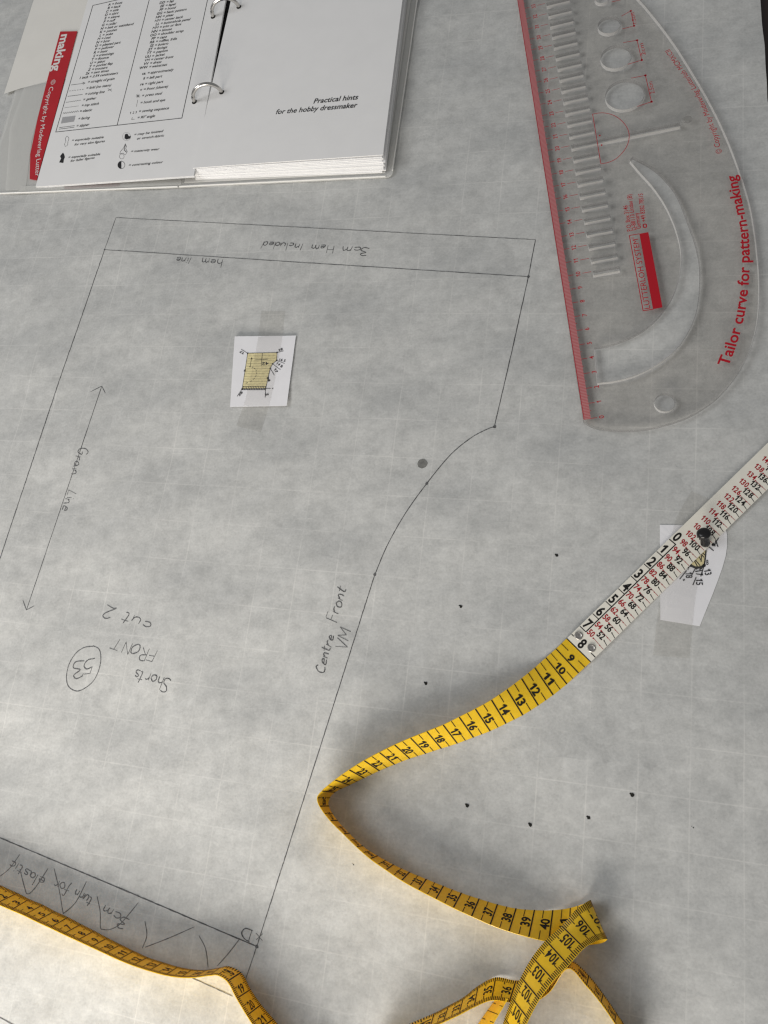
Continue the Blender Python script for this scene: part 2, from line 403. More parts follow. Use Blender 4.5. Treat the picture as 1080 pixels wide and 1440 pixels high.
mb.build("grain_arrow", M["pencil"], sheet, label="double-headed pencil arrow of the grain line")
for (u, v, r) in ((147, 351, .07), (743, 389, .09), (695.5, 600, .1), (600, 680, .085), (527, 808, .09), (361, 1331, .1)):
    mb = MB(); disc(mb, PF(u, v, 0.003), r, wob=0.15); mb.build("pencil_dot", M["pencil"], sheet)
for (u, v, r) in ((783, 781, .085), (648, 853, .085), (599, 961, .095), (889, 1118, .10), (828, 1150, .09), (746, 1160, .09), (657, 1133, .10), (497, 1216, .03), (975, 1164, .03)):
    mb = MB(); disc(mb, PF(u, v, 0.003), r, wob=0.25); P = PF(u, v, 0.003)
    disc(mb, P + np.array([-.07, .06, 0.0005]), r * 0.55, wob=0.3); mb.build("pin_hole", M["hole"], sheet)
mb = MB(); disc(mb, PF(594, 652, 0.002), 0.31, k=22, wob=0.06); mb.build("smudge_spot", M["spot"], sheet)
# zigzag marks in the elastic allowance
k27 = lambda L_: [(x / 2.7, 1160 + y / 2.7) for x, y in L_]
for L_ in ([(550, 365), (557, 420), (540, 468)], [(550, 465), (640, 430), (738, 387)], [(755, 420), (780, 470), (790, 541)], [(825, 535), (865, 490), (908, 435)],
           [(368, 270), (380, 330), (381, 388), (392, 397), (420, 396), (460, 372), (525, 295)], [(205, 165), (225, 250), (238, 328), (246, 332), (288, 292), (328, 215)],
           [(75, 168), (92, 235), (104, 262), (132, 240), (182, 165)], [(0, 195), (36, 165), (75, 112)]):
    mb = MB(); stroke(mb, [PF(*p) for p in catmull(k27(L_), 6)], 0.045); mb.build("zigzag_mark", M["pencil_soft"], sheet)

G = {'S': [[(.45, .88), (.25, 1), (.08, .85), (.15, .6), (.4, .4), (.4, .12), (.2, 0), (.02, .1)]],
     'h': [[(.05, 1), (.05, 0)], [(.05, .35), (.2, .5), (.33, .4), (.36, .2), (.37, 0)]],
     'o': [[(.2, .5), (.03, .3), (.1, .03), (.3, .03), (.38, .28), (.2, .5)]],
     'r': [[(.05, .5), (.07, 0)], [(.07, .3), (.12, .42), (.2, .48), (.28, .49), (.34, .44)]],
     't': [[(.15, .9), (.14, .4), (.15, .1), (.22, 0), (.32, .05)], [(0, .6), (.33, .62)]],
     's': [[(.3, .45), (.12, .5), (.08, .35), (.28, .2), (.25, .02), (.02, .03)]],
     'F': [[(.08, 1), (.05, 0)], [(.08, 1), (.5, 1)], [(.07, .55), (.4, .55)]],
     'R': [[(.08, 1), (.05, 0)], [(.08, 1), (.3, 1), (.43, .82), (.38, .6), (.08, .5)], [(.15, .5), (.48, 0)]],
     'O': [[(.3, .8), (.05, .5), (.1, .1), (.3, 0), (.5, .3), (.45, .7), (.3, .8)]],
     'N': [[(.05, 0), (.08, .9)], [(.08, .9), (.5, 0)], [(.5, 0), (.53, .9)]],
     'T': [[(0, 1), (.6, 1)], [(.3, 1), (.28, 0)]],
     'c': [[(.36, .42), (.2, .5), (.04, .28), (.12, .03), (.36, .08)]],
     'u': [[(.04, .5), (.06, .12), (.2, 0), (.32, .15), (.36, .5)], [(.36, .5), (.39, 0)]],
     '2': [[(.05, .8), (.22, 1), (.42, .85), (.35, .55), (.06, .05), (.2, .1), (.48, .02)]],
     '5': [[(.45, 1), (.12, .98)], [(.12, .98), (.08, .6)], [(.08, .6), (.3, .66), (.45, .4), (.32, .05), (.04, .05)]],
     '3': [[(.05, .9), (.3, 1), (.4, .78), (.15, .55), (.42, .35), (.35, .05), (.03, .05)]],
     'G': [[(.5, .85), (.3, 1), (.05, .6), (.12, .1), (.4, .03), (.52, .4), (.3, .42)]],
     'a': [[(.34, .45), (.15, .5), (.03, .25), (.12, .02), (.3, .12), (.34, .45)], [(.34, .48), (.36, .1), (.44, 0)]],
     'i': [[(.08, .5), (.1, 0)], [(.1, .72), (.12, .76)]],
     'n': [[(.04, .5), (.05, 0)], [(.05, .32), (.18, .5), (.3, .45), (.34, .25), (.36, 0)]],
     'L': [[(.08, 1), (.05, .02)], [(.05, .02), (.45, 0)]],
     'e': [[(.05, .27), (.34, .3), (.24, .5), (.06, .36), (.08, .05), (.36, .06)]],
     'm': [[(.04, .5), (.05, 0)], [(.05, .32), (.16, .5), (.24, .45), (.27, .2), (.27, 0)], [(.27, .32), (.38, .5), (.48, .45), (.5, .2), (.52, 0)]],
     'H': [[(.06, 1), (.05, 0)], [(.5, 1), (.48, 0)], [(.05, .5), (.5, .52)]],
     'I': [[(.1, 1), (.08, 0)]],
     'l': [[(.08, 1), (.08, 0)]],
     'd': [[(.34, .42), (.15, .5), (.03, .25), (.12, .02), (.3, .12), (.34, .42)], [(.36, 1), (.36, 0)]],
     'C': [[(.5, .85), (.3, 1), (.05, .6), (.12, .1), (.35, 0), (.52, .12)]],
     'V': [[(0, 1), (.25, 0)], [(.25, 0), (.5, 1)]],
     'M': [[(.04, 0), (.08, 1)], [(.08, 1), (.32, .3)], [(.32, .3), (.56, 1)], [(.56, 1), (.6, 0)]],
     'f': [[(.38, .9), (.25, 1), (.16, .8), (.15, .2), (.08, -.25)], [(0, .5), (.34, .52)]],
     'D': [[(.06, 1), (.05, 0)], [(.0, 1), (.3, .95), (.5, .6), (.42, .15), (.02, 0)]]}
GW = {'m': .6, 'M': .72, 'N': .66, 'i': .2, 'I': .22, 'l': .18, 'O': .6, 'H': .62, 'T': .65, 'G': .64, 'C': .62, 'D': .6, 'R': .58, 'F': .52, 'L': .5, 't': .36, 'V': .55, ' ': .42, 'f': .4}
def handwriting(text, a, b, cap, wd=0.056, m="pencil", slant=0.12, label=None):
    P0, P1 = PF(*a), PF(*b); ex = P1 - P0; W = np.linalg.norm(ex); ex /= W; ey = np.cross([0, 0, 1.0], ex)
    tot = sum(GW.get(c, .46) for c in text); k = W / tot; x = 0; mb = MB()
    for c in text:
        dy = random.uniform(-.07, .07); sl = slant + random.uniform(-.14, .14); gs = random.uniform(.86, 1.14)
        for st in G.get(c, []):
            st = [np.array(p) * [1, gs] + [random.uniform(-.025, .025), random.uniform(-.03, .03)] for p in st]
            if len(st) >= 5: st = catmull(st, 5)
            pts = []
            for q in st:
                p = P0 + ex * ((x + q[0]) * k + q[1] * cap * sl) + ey * (q[1] + dy) * cap
                pts.append((p[0], p[1], relief(p[0], p[1]) + 0.012))
            stroke(mb, pts, wd)
        x += GW.get(c, .46)
    return mb.build("handwriting", M[m], sheet, label=label or 'pencil handwriting "%s"' % text)
handwriting("Shorts", (241, 956), (189, 941), .80)
handwriting("FRONT", (222, 915), (161, 898), .72)
handwriting("cut 2", (215, 876), (152, 851), .80)
handwriting("53", (135, 925), (103, 930), 1.0, label='pencil number "53" inside a ring')
mb = MB(); stroke(mb, [PF(x / 3, 520 + y / 3) for x, y in catmull([(392, 1164), (418, 1180), (425, 1220), (416, 1268), (392, 1315), (350, 1348), (318, 1355), (288, 1335), (280, 1295), (290, 1245), (318, 1198), (355, 1172), (398, 1166)], 6)], 0.045)
mb.build("pencil_ring", M["pencil"], sheet, label="pencil ring drawn around the number 53")
handwriting("Grain", (111, 629), (99, 668), .74, slant=.05); handwriting("Line", (97, 688), (86, 718), .74, slant=.05)
handwriting("hem", (314, 365), (283, 363), .62, slant=.02); handwriting("line", (270, 362.5), (247, 361), .62, slant=.02)
handwriting("3cm", (521, 349), (481, 346), .58); handwriting("Hem", (471, 345.5), (438, 343.5), .58); handwriting("Included", (427, 343), (370, 339.5), .58)
handwriting("Centre", (456, 949), (470, 893), .62, slant=.25); handwriting("Front", (473, 876), (488, 829), .74, slant=.2)
handwriting("VM", (486, 916), (494, 886), .68)
handwriting("D", (356, 1309), (341, 1301), .62, slant=0.0)
handwriting("3cm", (184, 1293), (146, 1272), .60, m="pencil_soft"); handwriting("turn", (131, 1264), (107, 1249), .62, m="pencil_soft")
handwriting("for", (100, 1246), (76, 1236), .62, m="pencil_soft"); handwriting("elastic", (64, 1236), (16, 1208), .60, m="pencil_soft")
mb = MB(); stroke(mb, [PF(360, 1312), PF(369, 1323)], .05); stroke(mb, [PF(369.5, 1313), PF(360, 1322)], .05); mb.build("cross_mark", M["pencil"], sheet, label="small pencil cross beside the letter D")

# ------------------------------------------------------------------ slips of paper and sticky tape
SQ = [(330, 473), (416.3, 472), (403.3, 570.7), (323.5, 572.1)]
SZ = max(relief(*UP(u, v)[:2]) for u in range(325, 416, 6) for v in range(472, 574, 6)) + .02    # the stiff little card rests on the crests of the sheet
slip = thing("pattern_slip", "small white printed slip with yellow shorts diagram taped below the hem line", "paper slip", UP(368, 522))
mb = MB(); cor = [U(*p, SZ) for p in SQ]
mb.grid([[cor[0] * (1 - s_) + cor[3] * s_ + (cor[1] * (1 - s_) + cor[2] * s_ - cor[0] * (1 - s_) - cor[3] * s_) * t_ + np.array([0, 0, .10 * max(0, t_ - .82)]) for t_ in np.linspace(0, 1, 12)] for s_ in np.linspace(0, 1, 8)])
rg = cor + [cor[0]]; mb.grid([rg, [p - np.array([0, 0, .015]) for p in rg]]); mb.build("paper", M["slip"], slip)
z7 = lambda x, y: (310 + x / 7.2, 420 + y / 7.2)
SF = flat_fn(SZ + .012)
mb = MB()
yp = [(275, 553), (572, 545), (568, 625), (527, 660), (503, 705), (458, 908), (220, 912)]
mb.add([SF(*z7(*p)) for p in yp], [list(range(len(yp)))[::-1]]); mb.build("diagram_fill", M["yellow_fill"], slip)
mb = MB()
def sl(*pts, wd=.032): stroke(mb, [SF(*z7(*p), 0.006) for p in pts], wd, jitter=0, taper=False)
for a, b in zip(yp[:-1], yp[1:]): sl(a, b)
sl(yp[-1], yp[0]); sl((210, 512), (275, 553)); sl((572, 545), (640, 528)); sl((568, 625), (650, 657)); sl((527, 660), (605, 718)); sl((503, 705), (545, 775))
sl((220, 912), (168, 990)); sl((455, 915), (452, 1000)); sl((462, 910), (508, 910)); sl((425, 550), (412, 680)); sl((355, 620), (478, 614)); sl((302, 690), (314, 600), wd=.03)
sl((308, 615), (314, 595), (322, 614), wd=.04)
ar = [(290, 690), (330, 695), (360, 725), (366, 760), (345, 805), (300, 842), (235, 862)]
cr = catmull(ar, 6)
for i in range(0, len(cr) - 2, 4): sl(tuple(cr[i]), tuple(cr[min(i + 2, len(cr) - 1)]), wd=.035)
for i in range(14):
    x = 222 + i * 17; sl((x, 925), (x + 14, 888), wd=.035)
sl((215, 922), (458, 922), wd=.04); sl((222, 888), (460, 888), wd=.03)
for i in range(12): sl((282 - i * 5, 580 + i * 26), (560 - i * 9, 577 + i * 26), wd=.010)
for p in ((275, 553), (572, 545), (568, 625), (527, 660), (503, 705), (455, 912), (218, 914)): disc(mb, SF(*z7(*p), 0.008), .055)
for t, a, b, c in (("17", (243, 548), (205, 522), .17), ("18", (590, 535), (632, 518), .17), ("16 5", (592, 628), (655, 640), .17), ("14 8", (565, 662), (618, 700), .17),
                   ("17", (538, 715), (562, 755), .17), ("42", (490, 640), (422, 645), .22), ("28", (190, 990), (228, 950), .16), ("36", (452, 985), (490, 975), .16), ("M", (505, 830), (485, 790), .15), ("c", (520, 915), (535, 915), .13), ("B", (255, 738), (258, 715), .13)):
    text_px(mb, t, z7(*a), z7(*b), c, SF, off=0.006, bold=.02)
mb.build("printed_diagram", M["print_"], slip)

slip2 = thing("curved_slip", "white printed slip with curved right side pinned under the tape measure", "paper slip", UP(970, 810))
outl0 = [(928, 738), (928.3, 800), (928.6, 871.7), (956, 876), (984, 880.6), (993, 858), (1002, 836), (1010, 815), (1016, 798), (1020.5, 782), (1022.5, 768), (1022.3, 752), (1020, 738), (1000, 734), (960, 738.5)]
outl = [tuple(p) for p in resample_px(outl0 + [outl0[0]], 8)[:-1]]
mb = MB(); cc = np.mean(np.array(outl), axis=0); tp = [UP(*p, 0.026) for p in outl]
mb.grid([[UP(*(cc + (np.array(p) - cc) * k), 0.026) for p in outl + [outl[0]]] for k in (.02, .25, .5, .75, 1.0)])
mb.grid([tp + [tp[0]], [p - np.array([0, 0, .012]) for p in tp + [tp[0]]]]); mb.build("paper", M["slip"], slip2, smooth=False)
z10 = lambda x, y: (940 + x / 10.8, 720 + y / 10.8)
S2 = paper_fn(0.036)
mb = MB(); mb.add([S2(*z10(*p)) for p in ((570, 585), (540, 815), (430, 845), (330, 815), (300, 600))], [(0, 1, 2, 3, 4)][::1]); mb.f[-1] = mb.f[-1][::-1]; mb.build("diagram_fill", M["yellow_fill"], slip2)
mb = MB()
def s2(*pts, wd=.05): stroke(mb, [S2(*z10(*p), 0.006) for p in pts], wd, jitter=0, taper=False)
s2((570, 585), (545, 815), wd=.07); s2((330, 810), (420, 848), (500, 838), (545, 810), wd=.13); s2((390, 730), (440, 830), wd=.05); s2((410, 730), (480, 815)); s2((465, 680), (500, 745)); s2((500, 640), (540, 690)); s2((505, 650), (495, 760), wd=.05); s2((520, 620), (560, 660))
s2((400, 870), (350, 965)); s2((535, 830), (490, 980)); s2((420, 990), (370, 1110)); s2((275, 890), (170, 1020)); s2((590, 510), (685, 590)); s2((300, 850), (310, 840), wd=.09)
for p in ((540, 812), (490, 845), (420, 850), (335, 812), (680, 495)): disc(mb, S2(*z10(*p), 0.008), .09)
for t, a, b, c in (("13", (535, 880), (560, 965), .42), ("17", (400, 880), (425, 980), .42), ("15", (415, 1015), (420, 1110), .42), ("18", (255, 920), (265, 1005), .42), ("a", (215, 1020), (225, 1050), .2), ("K", (700, 520), (760, 530), .62), ("B", (575, 800), (608, 802), .32)):
    text_px(mb, t, z10(*a), z10(*b), c * .82, S2, off=0.006, bold=.01)
mb.build("printed_diagram", M["print_"], slip2)

def tape_strip(label, left, right, off, group, lift=None):
    mb = MB(); Lp, Rp = catmull(left, 6), catmull(right, 6)
    def q(p):
        if lift and lift[0] < p[1] < lift[1]: return U(p[0], p[1], lift[2])
        return UP(p[0], p[1], off)
    mb.grid([[q(a), q(a * .66 + b * .34), q(a * .33 + b * .67), q(b)] for a, b in zip(Lp, Rp)])
    o = mb.build("sticky_tape", M["tape"], smooth=True); o["label"] = label; o["category"] = "sticky tape"; o["group"] = group
tape_strip("clear sticky tape strip holding the slip with the yellow diagram", [(367.5, 437), (361, 485), (345, 560), (332, 599)], [(401, 437), (396, 480), (381, 560), (366.5, 608)], 0.02, "strips of clear sticky tape", (470, 574, SZ + .03))
tape_strip("clear sticky tape strip holding the curved white slip, passing under the tape measure", [(972, 690), (948, 738), (930, 826), (918, 921)], [(1016, 710), (999, 762), (980, 827), (969.5, 926)], 0.052, "strips of clear sticky tape")

# ------------------------------------------------------------------ ring binder
bind = thing("ring_binder", "open white ring binder of dressmaking pages with red strip, lying at the top left", "ring binder", U(255, 262))
def solid_quad(mb, c4, th, nu=6, nv=2, warp=None, mi=0):
    a, b, c, d = [np.array(p, float) for p in c4]                     # a,b bottom edge; d,c top edge
    top = []
    for j in range(nv + 1):
        r = []
        for i in range(nu + 1):
            s_, t_ = i / nu, j / nv
            p = (a * (1 - s_) + b * s_) * (1 - t_) + (d * (1 - s_) + c * s_) * t_
            if warp: p = p + np.array([0, 0, warp(s_, t_)])
            r.append(p)
        top.append(r)
    bot = [[p - np.array([0, 0, th]) for p in r] for r in top]
    mb.grid(top, mi, flip=True); mb.grid(bot, mi)
    for e, fl in ((0, False), (-1, True)): mb.grid([top[e], bot[e]], mi, flip=fl)
    mb.grid([[r[0] for r in top], [r[0] for r in bot]], mi, flip=True); mb.grid([[r[-1] for r in top], [r[-1] for r in bot]], mi)
UPV = np.array([0.108, 0.994, 0])
# covers (clear vinyl over white board)
cbr = U(552, 249.5, .1); cml = U(252, 264, .1); cl0 = U(0, 273.6, .1)
def rounded_cover(name, pts, z, th, m, label=None):
    mb = MB(); n = len(pts); T = [(p[0], p[1], z) for p in pts]; B = [(p[0], p[1], z - th) for p in pts]
    mb.add(T + B, [list(range(n)), list(range(2 * n - 1, n - 1, -1))] + [[(i + 1) % n, i, n + i, n + (i + 1) % n] for i in range(n)], 0)
    return mb.build(name, m, bind, label=label)
def corner(c, d1, d2, r, k=5):
    """quarter curve from c+d1*r to c+d2*r around the corner c"""
    return [c + d1 * r * (1 - t) ** 2 + d2 * r * t ** 2 for t in np.linspace(0, 1, k)]
exb = (cbr - cml) / np.linalg.norm(cbr - cml)
rup = U(588, 0, .1) - cbr; rup /= np.linalg.norm(rup)
right_cover = [cml] + corner(cbr, -exb, rup, .55) + [cbr + rup * 23, cml + UPV * 23]
rounded_cover("back_cover", right_cover, .16, .1, M["vinyl"], "right cover under the stack of pages")
left_far = cl0 + (cl0 - cml) * (1.5 / 16.0)
left_cover = corner(left_far, UPV, exb, .6) + [cml - exb * .05, cml - exb * .05 + UPV * 23, left_far + UPV * 23]
rounded_cover("front_cover", left_cover, .16, .1, M["vinyl"], "left cover of clear vinyl over white card")
for a_, b_ in ((cml + exb * .05, cbr - exb * .5), (left_far + exb * .5, cml - exb * .1)):
    mb = MB(); up_ = UPV * .06; mb.tube([np.array([*(a_ + up_)[:2], .17]), np.array([*(b_ + up_)[:2], .17])], .055, 8); mb.build("welded_edge", M["vinyl_edge"], bind)
mb = MB(); q = cbr + rup * .55 - exb * .06; mb.tube([np.array([*q[:2], .17]), np.array([*(q + rup * 21)[:2], .17])], .05, 8); mb.build("welded_edge", M["vinyl_edge"], bind)
ib = cbr - exb * .55 + rup * .35
mb = MB(); solid_quad(mb, [np.array([*(cml + exb * .4 + UPV * .35)[:2], .2]), np.array([*ib[:2], .2]), np.array([*(ib + rup * 22)[:2], .2]), np.array([*(cml + exb * .4 + UPV * 22)[:2], .2])], .03); mb.build("inner_board", M["board"], bind)
# white card and strips inside the clear left cover
mb = MB(); pts = [U(u, v, .185) for u, v in ((46, 4), (5.6, 132), (30, 124), (67, 115.5), (110, 108), (170, -40), (60, -40))]
mb.add(pts, [list(range(len(pts)))]); mb.build("paper_insert", M["insert"], bind)
mb = MB(); pts = [U(u, v, .18) for u, v in ((90, 261.5), (90, 266), (168, 262), (170, 255), (120, 250))]; mb.add(pts, [list(range(len(pts)))]); mb.build("card_edge", M["pink"], bind)
mb = MB(); solid_quad(mb, [U(26, 269.5, .2), U(255, 259.5, .2), U(255, 252, .2), U(30, 262, .2)], .02); mb.build("page_pocket", M["vinyl"], bind)
RF = plane_fn(U(41.7, 251, .24), U(84.7, 44.4, .24), U(120, 100, .27))
mb = MB(); rs = [(84.7, 44.2), (108.5, 43.8), (95, 95), (75, 170), (62, 215), (51.5, 253), (41.7, 251.5), (42.5, 216.7), (52.8, 166.7), (66.7, 111)]
tp = [RF(*p) for p in rs][::-1]; mb.add(tp, [list(range(len(tp)))]); mb.grid([tp + [tp[0]], [p - np.array([0, 0, .05]) for p in tp + [tp[0]]]])
strip = mb.build("red_strip", M["red_card"], bind)
def path_text(mb, s, path, cap, n, bold=0, shear=0, mi=0, fit=True, xs=1.0, off=0.0):
    P = catmull(path, 8); D = [0]
    for a, b in zip(P[:-1], P[1:]): D.append(D[-1] + np.linalg.norm(b - a))
    D = np.array(D); A = np.array(P)
    V, Fs, W = text2d(s, cap, width=D[-1] if fit else None, xs=xs, bold=bold, shear=shear)
    n = np.array(n, float); out = []
    for x, y in V:
        p = np.array([np.interp(x, D, A[:, i]) for i in range(3)]); q = np.array([np.interp(min(x + .02, D[-1]), D, A[:, i]) for i in range(3)]) - np.array([np.interp(max(x - .02, 0), D, A[:, i]) for i in range(3)])
        q /= np.linalg.norm(q); out.append(p + np.cross(n, q) * y + n * off)
    mb.add(out, Fs, mi)
mb = MB(); z36 = lambda x, y: (x / 3.6, y / 3.6)
path_text(mb, "making", [RF(*z36(312, 176)), RF(*z36(285, 275)), RF(*z36(262, 362))], .80, RF.n, bold=.03, off=.012)
path_text(mb, "© Copyright by Modeverlag Lutter", [RF(*z36(262, 405)), RF(*z36(228, 530)), RF(*z36(200, 680)), RF(*z36(183, 830)), RF(*z36(179, 895))], .40, RF.n, bold=0.0, off=.012)
mb.build("printed_text", M["white_print"], strip)
mb = MB(); pts = [U(u, v, .195) for u, v in ((66, 114), (34, 123), (14, 180), (8, 268), (36, 266.5), (44, 200))]; mb.add(pts, [list(range(len(pts)))]); mb.build("sleeve_sheen", M["vinyl"], bind)  # vinyl patch added to brighten the sleeve, standing in for its gloss
# left pages
lbl, lbr = U(50, 262.5, .28), U(272.5, 247.2, .82)
lw = U(272, 247, .82) - lbl
lul = U(123.6, 0, .28) - lbl; lul = lul / np.linalg.norm(lul)
LPW = lambda s_, t_: 0.05 * math.sin(math.pi * s_) 
lpage = None
for i in range(4):
    dz = -.035 * (3 - i); j = np.array([random.uniform(-.04, .04), random.uniform(-.05, .05), 0]) if i < 3 else np.zeros(3)
    a, b = lbl + [0, 0, dz] + j, lbr + [0, 0, dz] + j
    mb = MB(); solid_quad(mb, [a, b, b + lul * 21 - (b - a) / np.linalg.norm(b - a) * .65, a + lul * 21], .024, 10, 4)
    lpage = mb.build("page", M["page"], bind)
lpage["label"] = "printed page of letter symbols and sewing signs"
LF = plane_fn(lbl, lbr, lbl + lul * 20)
mb = MB(); O_ = .012
def lst(*pts, wd=.05): stroke(mb, [LF(*p, O_) for p in pts], wd, n=LF.n, jitter=0, taper=False)
fr = dict(bl=(78.3, 185.6), br=(255.6, 166.1), tl=(130.6, 7.5))
lst((130.6, 7.3), (78.3, 185.6)); lst((78.0, 185.7), (255.9, 166.0)); lst((255.6, 166.3), (291.7, 0), (305, -60)); lst((164.6, 176), (209.7, 0), (225, -60)); lst((130.3, 7.7), (164, 0), (300, -35))
E0, E1 = LF(78.3, 185.6, 0), LF(255.6, 166.1, 0); PEX = (E1 - E0) / np.linalg.norm(E1 - E0)
TXT = dict(shear=.25, bold=.008)
def row(key, val, x, y, cap=.25):
    p = LF(x / 3.6, y / 3.6, O_)
    wq = put_text(mb, "=", p, PEX, LF.n, cap, bold=.01)
    if key: put_text(mb, key, p - PEX * .14, PEX, LF.n, cap, align='R', bold=0.0 if 'M' in key else .018, shear=.1)
    if val: put_text(mb, val, p + PEX * (wq + .10), PEX, LF.n, cap, xs=.98, **TXT)
Lrows = "A front;B back;C side;D skirt;E sleeve;F cuff;G collar;H belt or waistband;K pocket;L yoke;M coat;N bow;O pleated part;P pullover;R inset;S trimmings;T flounce;U jabot;Y pocket flap;Z trousers;2x two times".split(";")
for i, r_ in enumerate(Lrows):
    k_, v_ = r_.split(" ", 1); row(k_, v_, 566 - 112 * i / 21, 26 + 366 * i / 21)
row("1 inch", "2.54 centimeters", 452, 394)
for v_, x, y in (("straight of grain", 444, 421), ("fold (no seam)", 436, 452), ("cutting line", 430, 482), ("gather", 420, 510), ("top stitch", 412, 540), ("elastic", 403, 569), ("facing", 395, 607), ("zipper", 386, 643)): row("", v_, x, y)
zl = lambda *pts, wd=.025: lst(*[(x / 3.6, y / 3.6) for x, y in pts], wd=wd)
zl((360, 430), (430, 421), wd=.03); zl((418, 416), (431, 421), (419, 427), wd=.04)
for i in range(6): zl((350 + i * 13, 461 - i * 1.6), (358 + i * 13, 460 - i * 1.6), wd=.03)
zl((342, 488), (418, 478), wd=.035); zl((325, 546), (398, 536), wd=.02)
for i in range(14): zl((333 + i * 5.4, 520 - i * .8 - 3 * (i % 2)), (338.4 + i * 5.4, 519 - i * .8 - 3 * ((i + 1) % 2)), wd=.025)
for i in range(16): zl((318 + i * 5, 578 - i * .7 - 8 * (i % 2)), (323 + i * 5, 577 - i * .7 - 8 * ((i + 1) % 2)), wd=.022)
zl((545, 448), (566, 462), wd=.03); zl((545, 460), (566, 450), wd=.03); zl((300, 646), (378, 636), wd=.035); zl((298, 654), (376, 644), wd=.035)
Rrows = "DD lap;EE lapel;FF hood;GG basic pattern;HH pleat;HM center back;LL buttonhole panel;MM trim or face;NN blouse;OO shoulder strap;PP cape;RR ruffles, frills;SS bolero;ST facings;TT peplum;UU jacket;VM center front;VV dress;WW waistcoat".split(";")
for i, r_ in enumerate(Rrows):
    k_, v_ = r_.split(" ", 1); row(k_, v_, 842 - 88 * i / 18, 15 + 329 * i / 18)
for k_, v_, x, y in (("ca.", "approximately", 746, 375), ("li", "left part", 740, 401), ("re", "right part", 733, 430), ("v", "front (sleeve)", 726, 458), ("", "press stud", 718, 490), ("", "hook and eye", 710, 526), ("", "sewing sequence", 702, 570), ("", "90° angle", 695, 602)): row(k_, v_, x, y)
for a_ in range(4):
    cx, cy = 698, 486; dx, dy = 11 * math.cos(a_ * math.pi / 4), 10 * math.sin(a_ * math.pi / 4); zl((cx - dx, cy - dy), (cx + dx, cy + dy), wd=.025)
zl((697, 505), (690, 540), wd=.02); zl((670, 594), (666, 605), wd=.03); zl((666, 605), (680, 603), wd=.03)
for i in range(3): text_px(mb, str(i + 1), ((656 + i * 14) / 3.6, (578 - i * 2) / 3.6), ((664 + i * 14) / 3.6, (577 - i * 2) / 3.6), .22, LF, fit=False, off=O_)
for t, a, b in (("= especially suitable", (362, 716), (524, 699)), ("for very slim figures", (376, 737), (530, 719)), ("= especially suitable", (344, 802), (506, 785)), ("for fuller figures", (356, 820), (478, 803)),
                ("= may be knitted", (678, 687), (826, 668)), ("or stretch-fabric", (692, 707), (830, 691)), ("= maternity wear", (662, 772), (806, 759)), ("= contrasting colour", (650, 842), (824, 825))):
    text_px(mb, t, z36(*a), z36(*b), .21, LF, off=O_, **TXT)
bod = [(338, 690), (330, 700), (333, 715), (326, 730), (330, 742), (342, 735), (343, 718), (348, 705), (347, 695)]
lst(*[z36(*p) for p in bod + [bod[0]]], wd=.025)
bod = [(318, 773), (304, 790), (309, 803), (299, 822), (320, 825), (323, 808), (328, 795), (324, 780)]
mb.add([LF(*z36(*p), O_) for p in bod], [list(range(len(bod)))])
def circ(cx, cy, r, k=20): return [(cx + r * math.cos(i * 2 * math.pi / k), cy + r * 1.05 * math.sin(i * 2 * math.pi / k)) for i in range(k + 1)]
lst(*[z36(*p) for p in circ(614, 835, 18)], wd=.03)
hc = [(614, 816)] + [(614 + 18 * math.cos(a), 835 + 19 * math.sin(a)) for a in np.linspace(-math.pi / 2, -3 * math.pi / 2, 12)]
mb.add([LF(*z36(*p), O_) for p in hc], [list(range(len(hc)))])
lst(*[z36(*p) for p in circ(640, 691, 20)], wd=.012)
kn = [(632, 680), (645, 677), (652, 690), (662, 688), (660, 700), (640, 706), (630, 700)]
mb.add([LF(*z36(*p), O_) for p in kn], [list(range(len(kn)))[::-1]])
ma = [(634, 728), (626, 748), (610, 766), (606, 778), (622, 776), (634, 784), (644, 768), (636, 752), (640, 742)]
lst(*[z36(*p) for p in ma + [ma[0]]], wd=.03); zl((634, 735), (628, 760), (640, 770), wd=.05); lst(*[z36(*p) for p in circ(616, 792, 12)], wd=.02)
mb.f = [f for f in mb.f]; pt = mb.build("printed_text", M["print_"], lpage)
mb = MB(); mb.quad(*[LF(*z36(*p), O_) for p in ((308, 625), (374, 615), (382, 586), (316, 594))]); mb.build("facing_swatch", M["print_grey"], lpage)
# right stack of pages
tbl, tbr = U(271.5, 236.2, .85), U(538.5, 217.5, 1.22)
bbl, bbr = U(275, 252.5, .22), U(537.5, 243, .22)
rul = U(320, 3, .85) - tbl; rul /= np.linalg.norm(rul); rul_b = np.array([rul[0], rul[1], 0])
NP = 15; rpage = None
gaps = [0, .05, .1, .16, .24, .28, .36, .42, .5, .58, .63, .7, .78, .86, 1.0]
for i in range(NP):
    f = gaps[i]; jx = random.uniform(-.07, .09); jy = random.uniform(-.06, .05)
    if i == NP - 1: jx = jy = 0
    if i in (3, 7, 10): jx += .18
    a = bbl * (1 - f) + tbl * f; b = bbr * (1 - f) + tbr * f
    ex = (b - a) / np.linalg.norm(b - a); a = a + ex * jx * .4 + rul * jy; b = b + ex * jx + rul * jy
    mb = MB(); solid_quad(mb, [a, b, b + rul * 21, a + rul * 21 + ex * .35], .068 + .01 * (i % 3 == 0), 12, 4, warp=lambda s_, t_: .02 * math.sin(math.pi * s_) * (0.4 + 0.6 * f))
    rpage = mb.build("page", M["page"], bind)
rpage["label"] = "title page reading Practical hints for the hobby dressmaker"
RPF = plane_fn(tbl, tbr, tbl + rul * 20)
zz = lambda x, y: (240 + x / 3.176, y / 3.176)
mb = MB()
text_px(mb, "Practical hints", zz(637, 462), zz(836, 443), .43, RPF, off=.030, shear=.2, bold=.012)
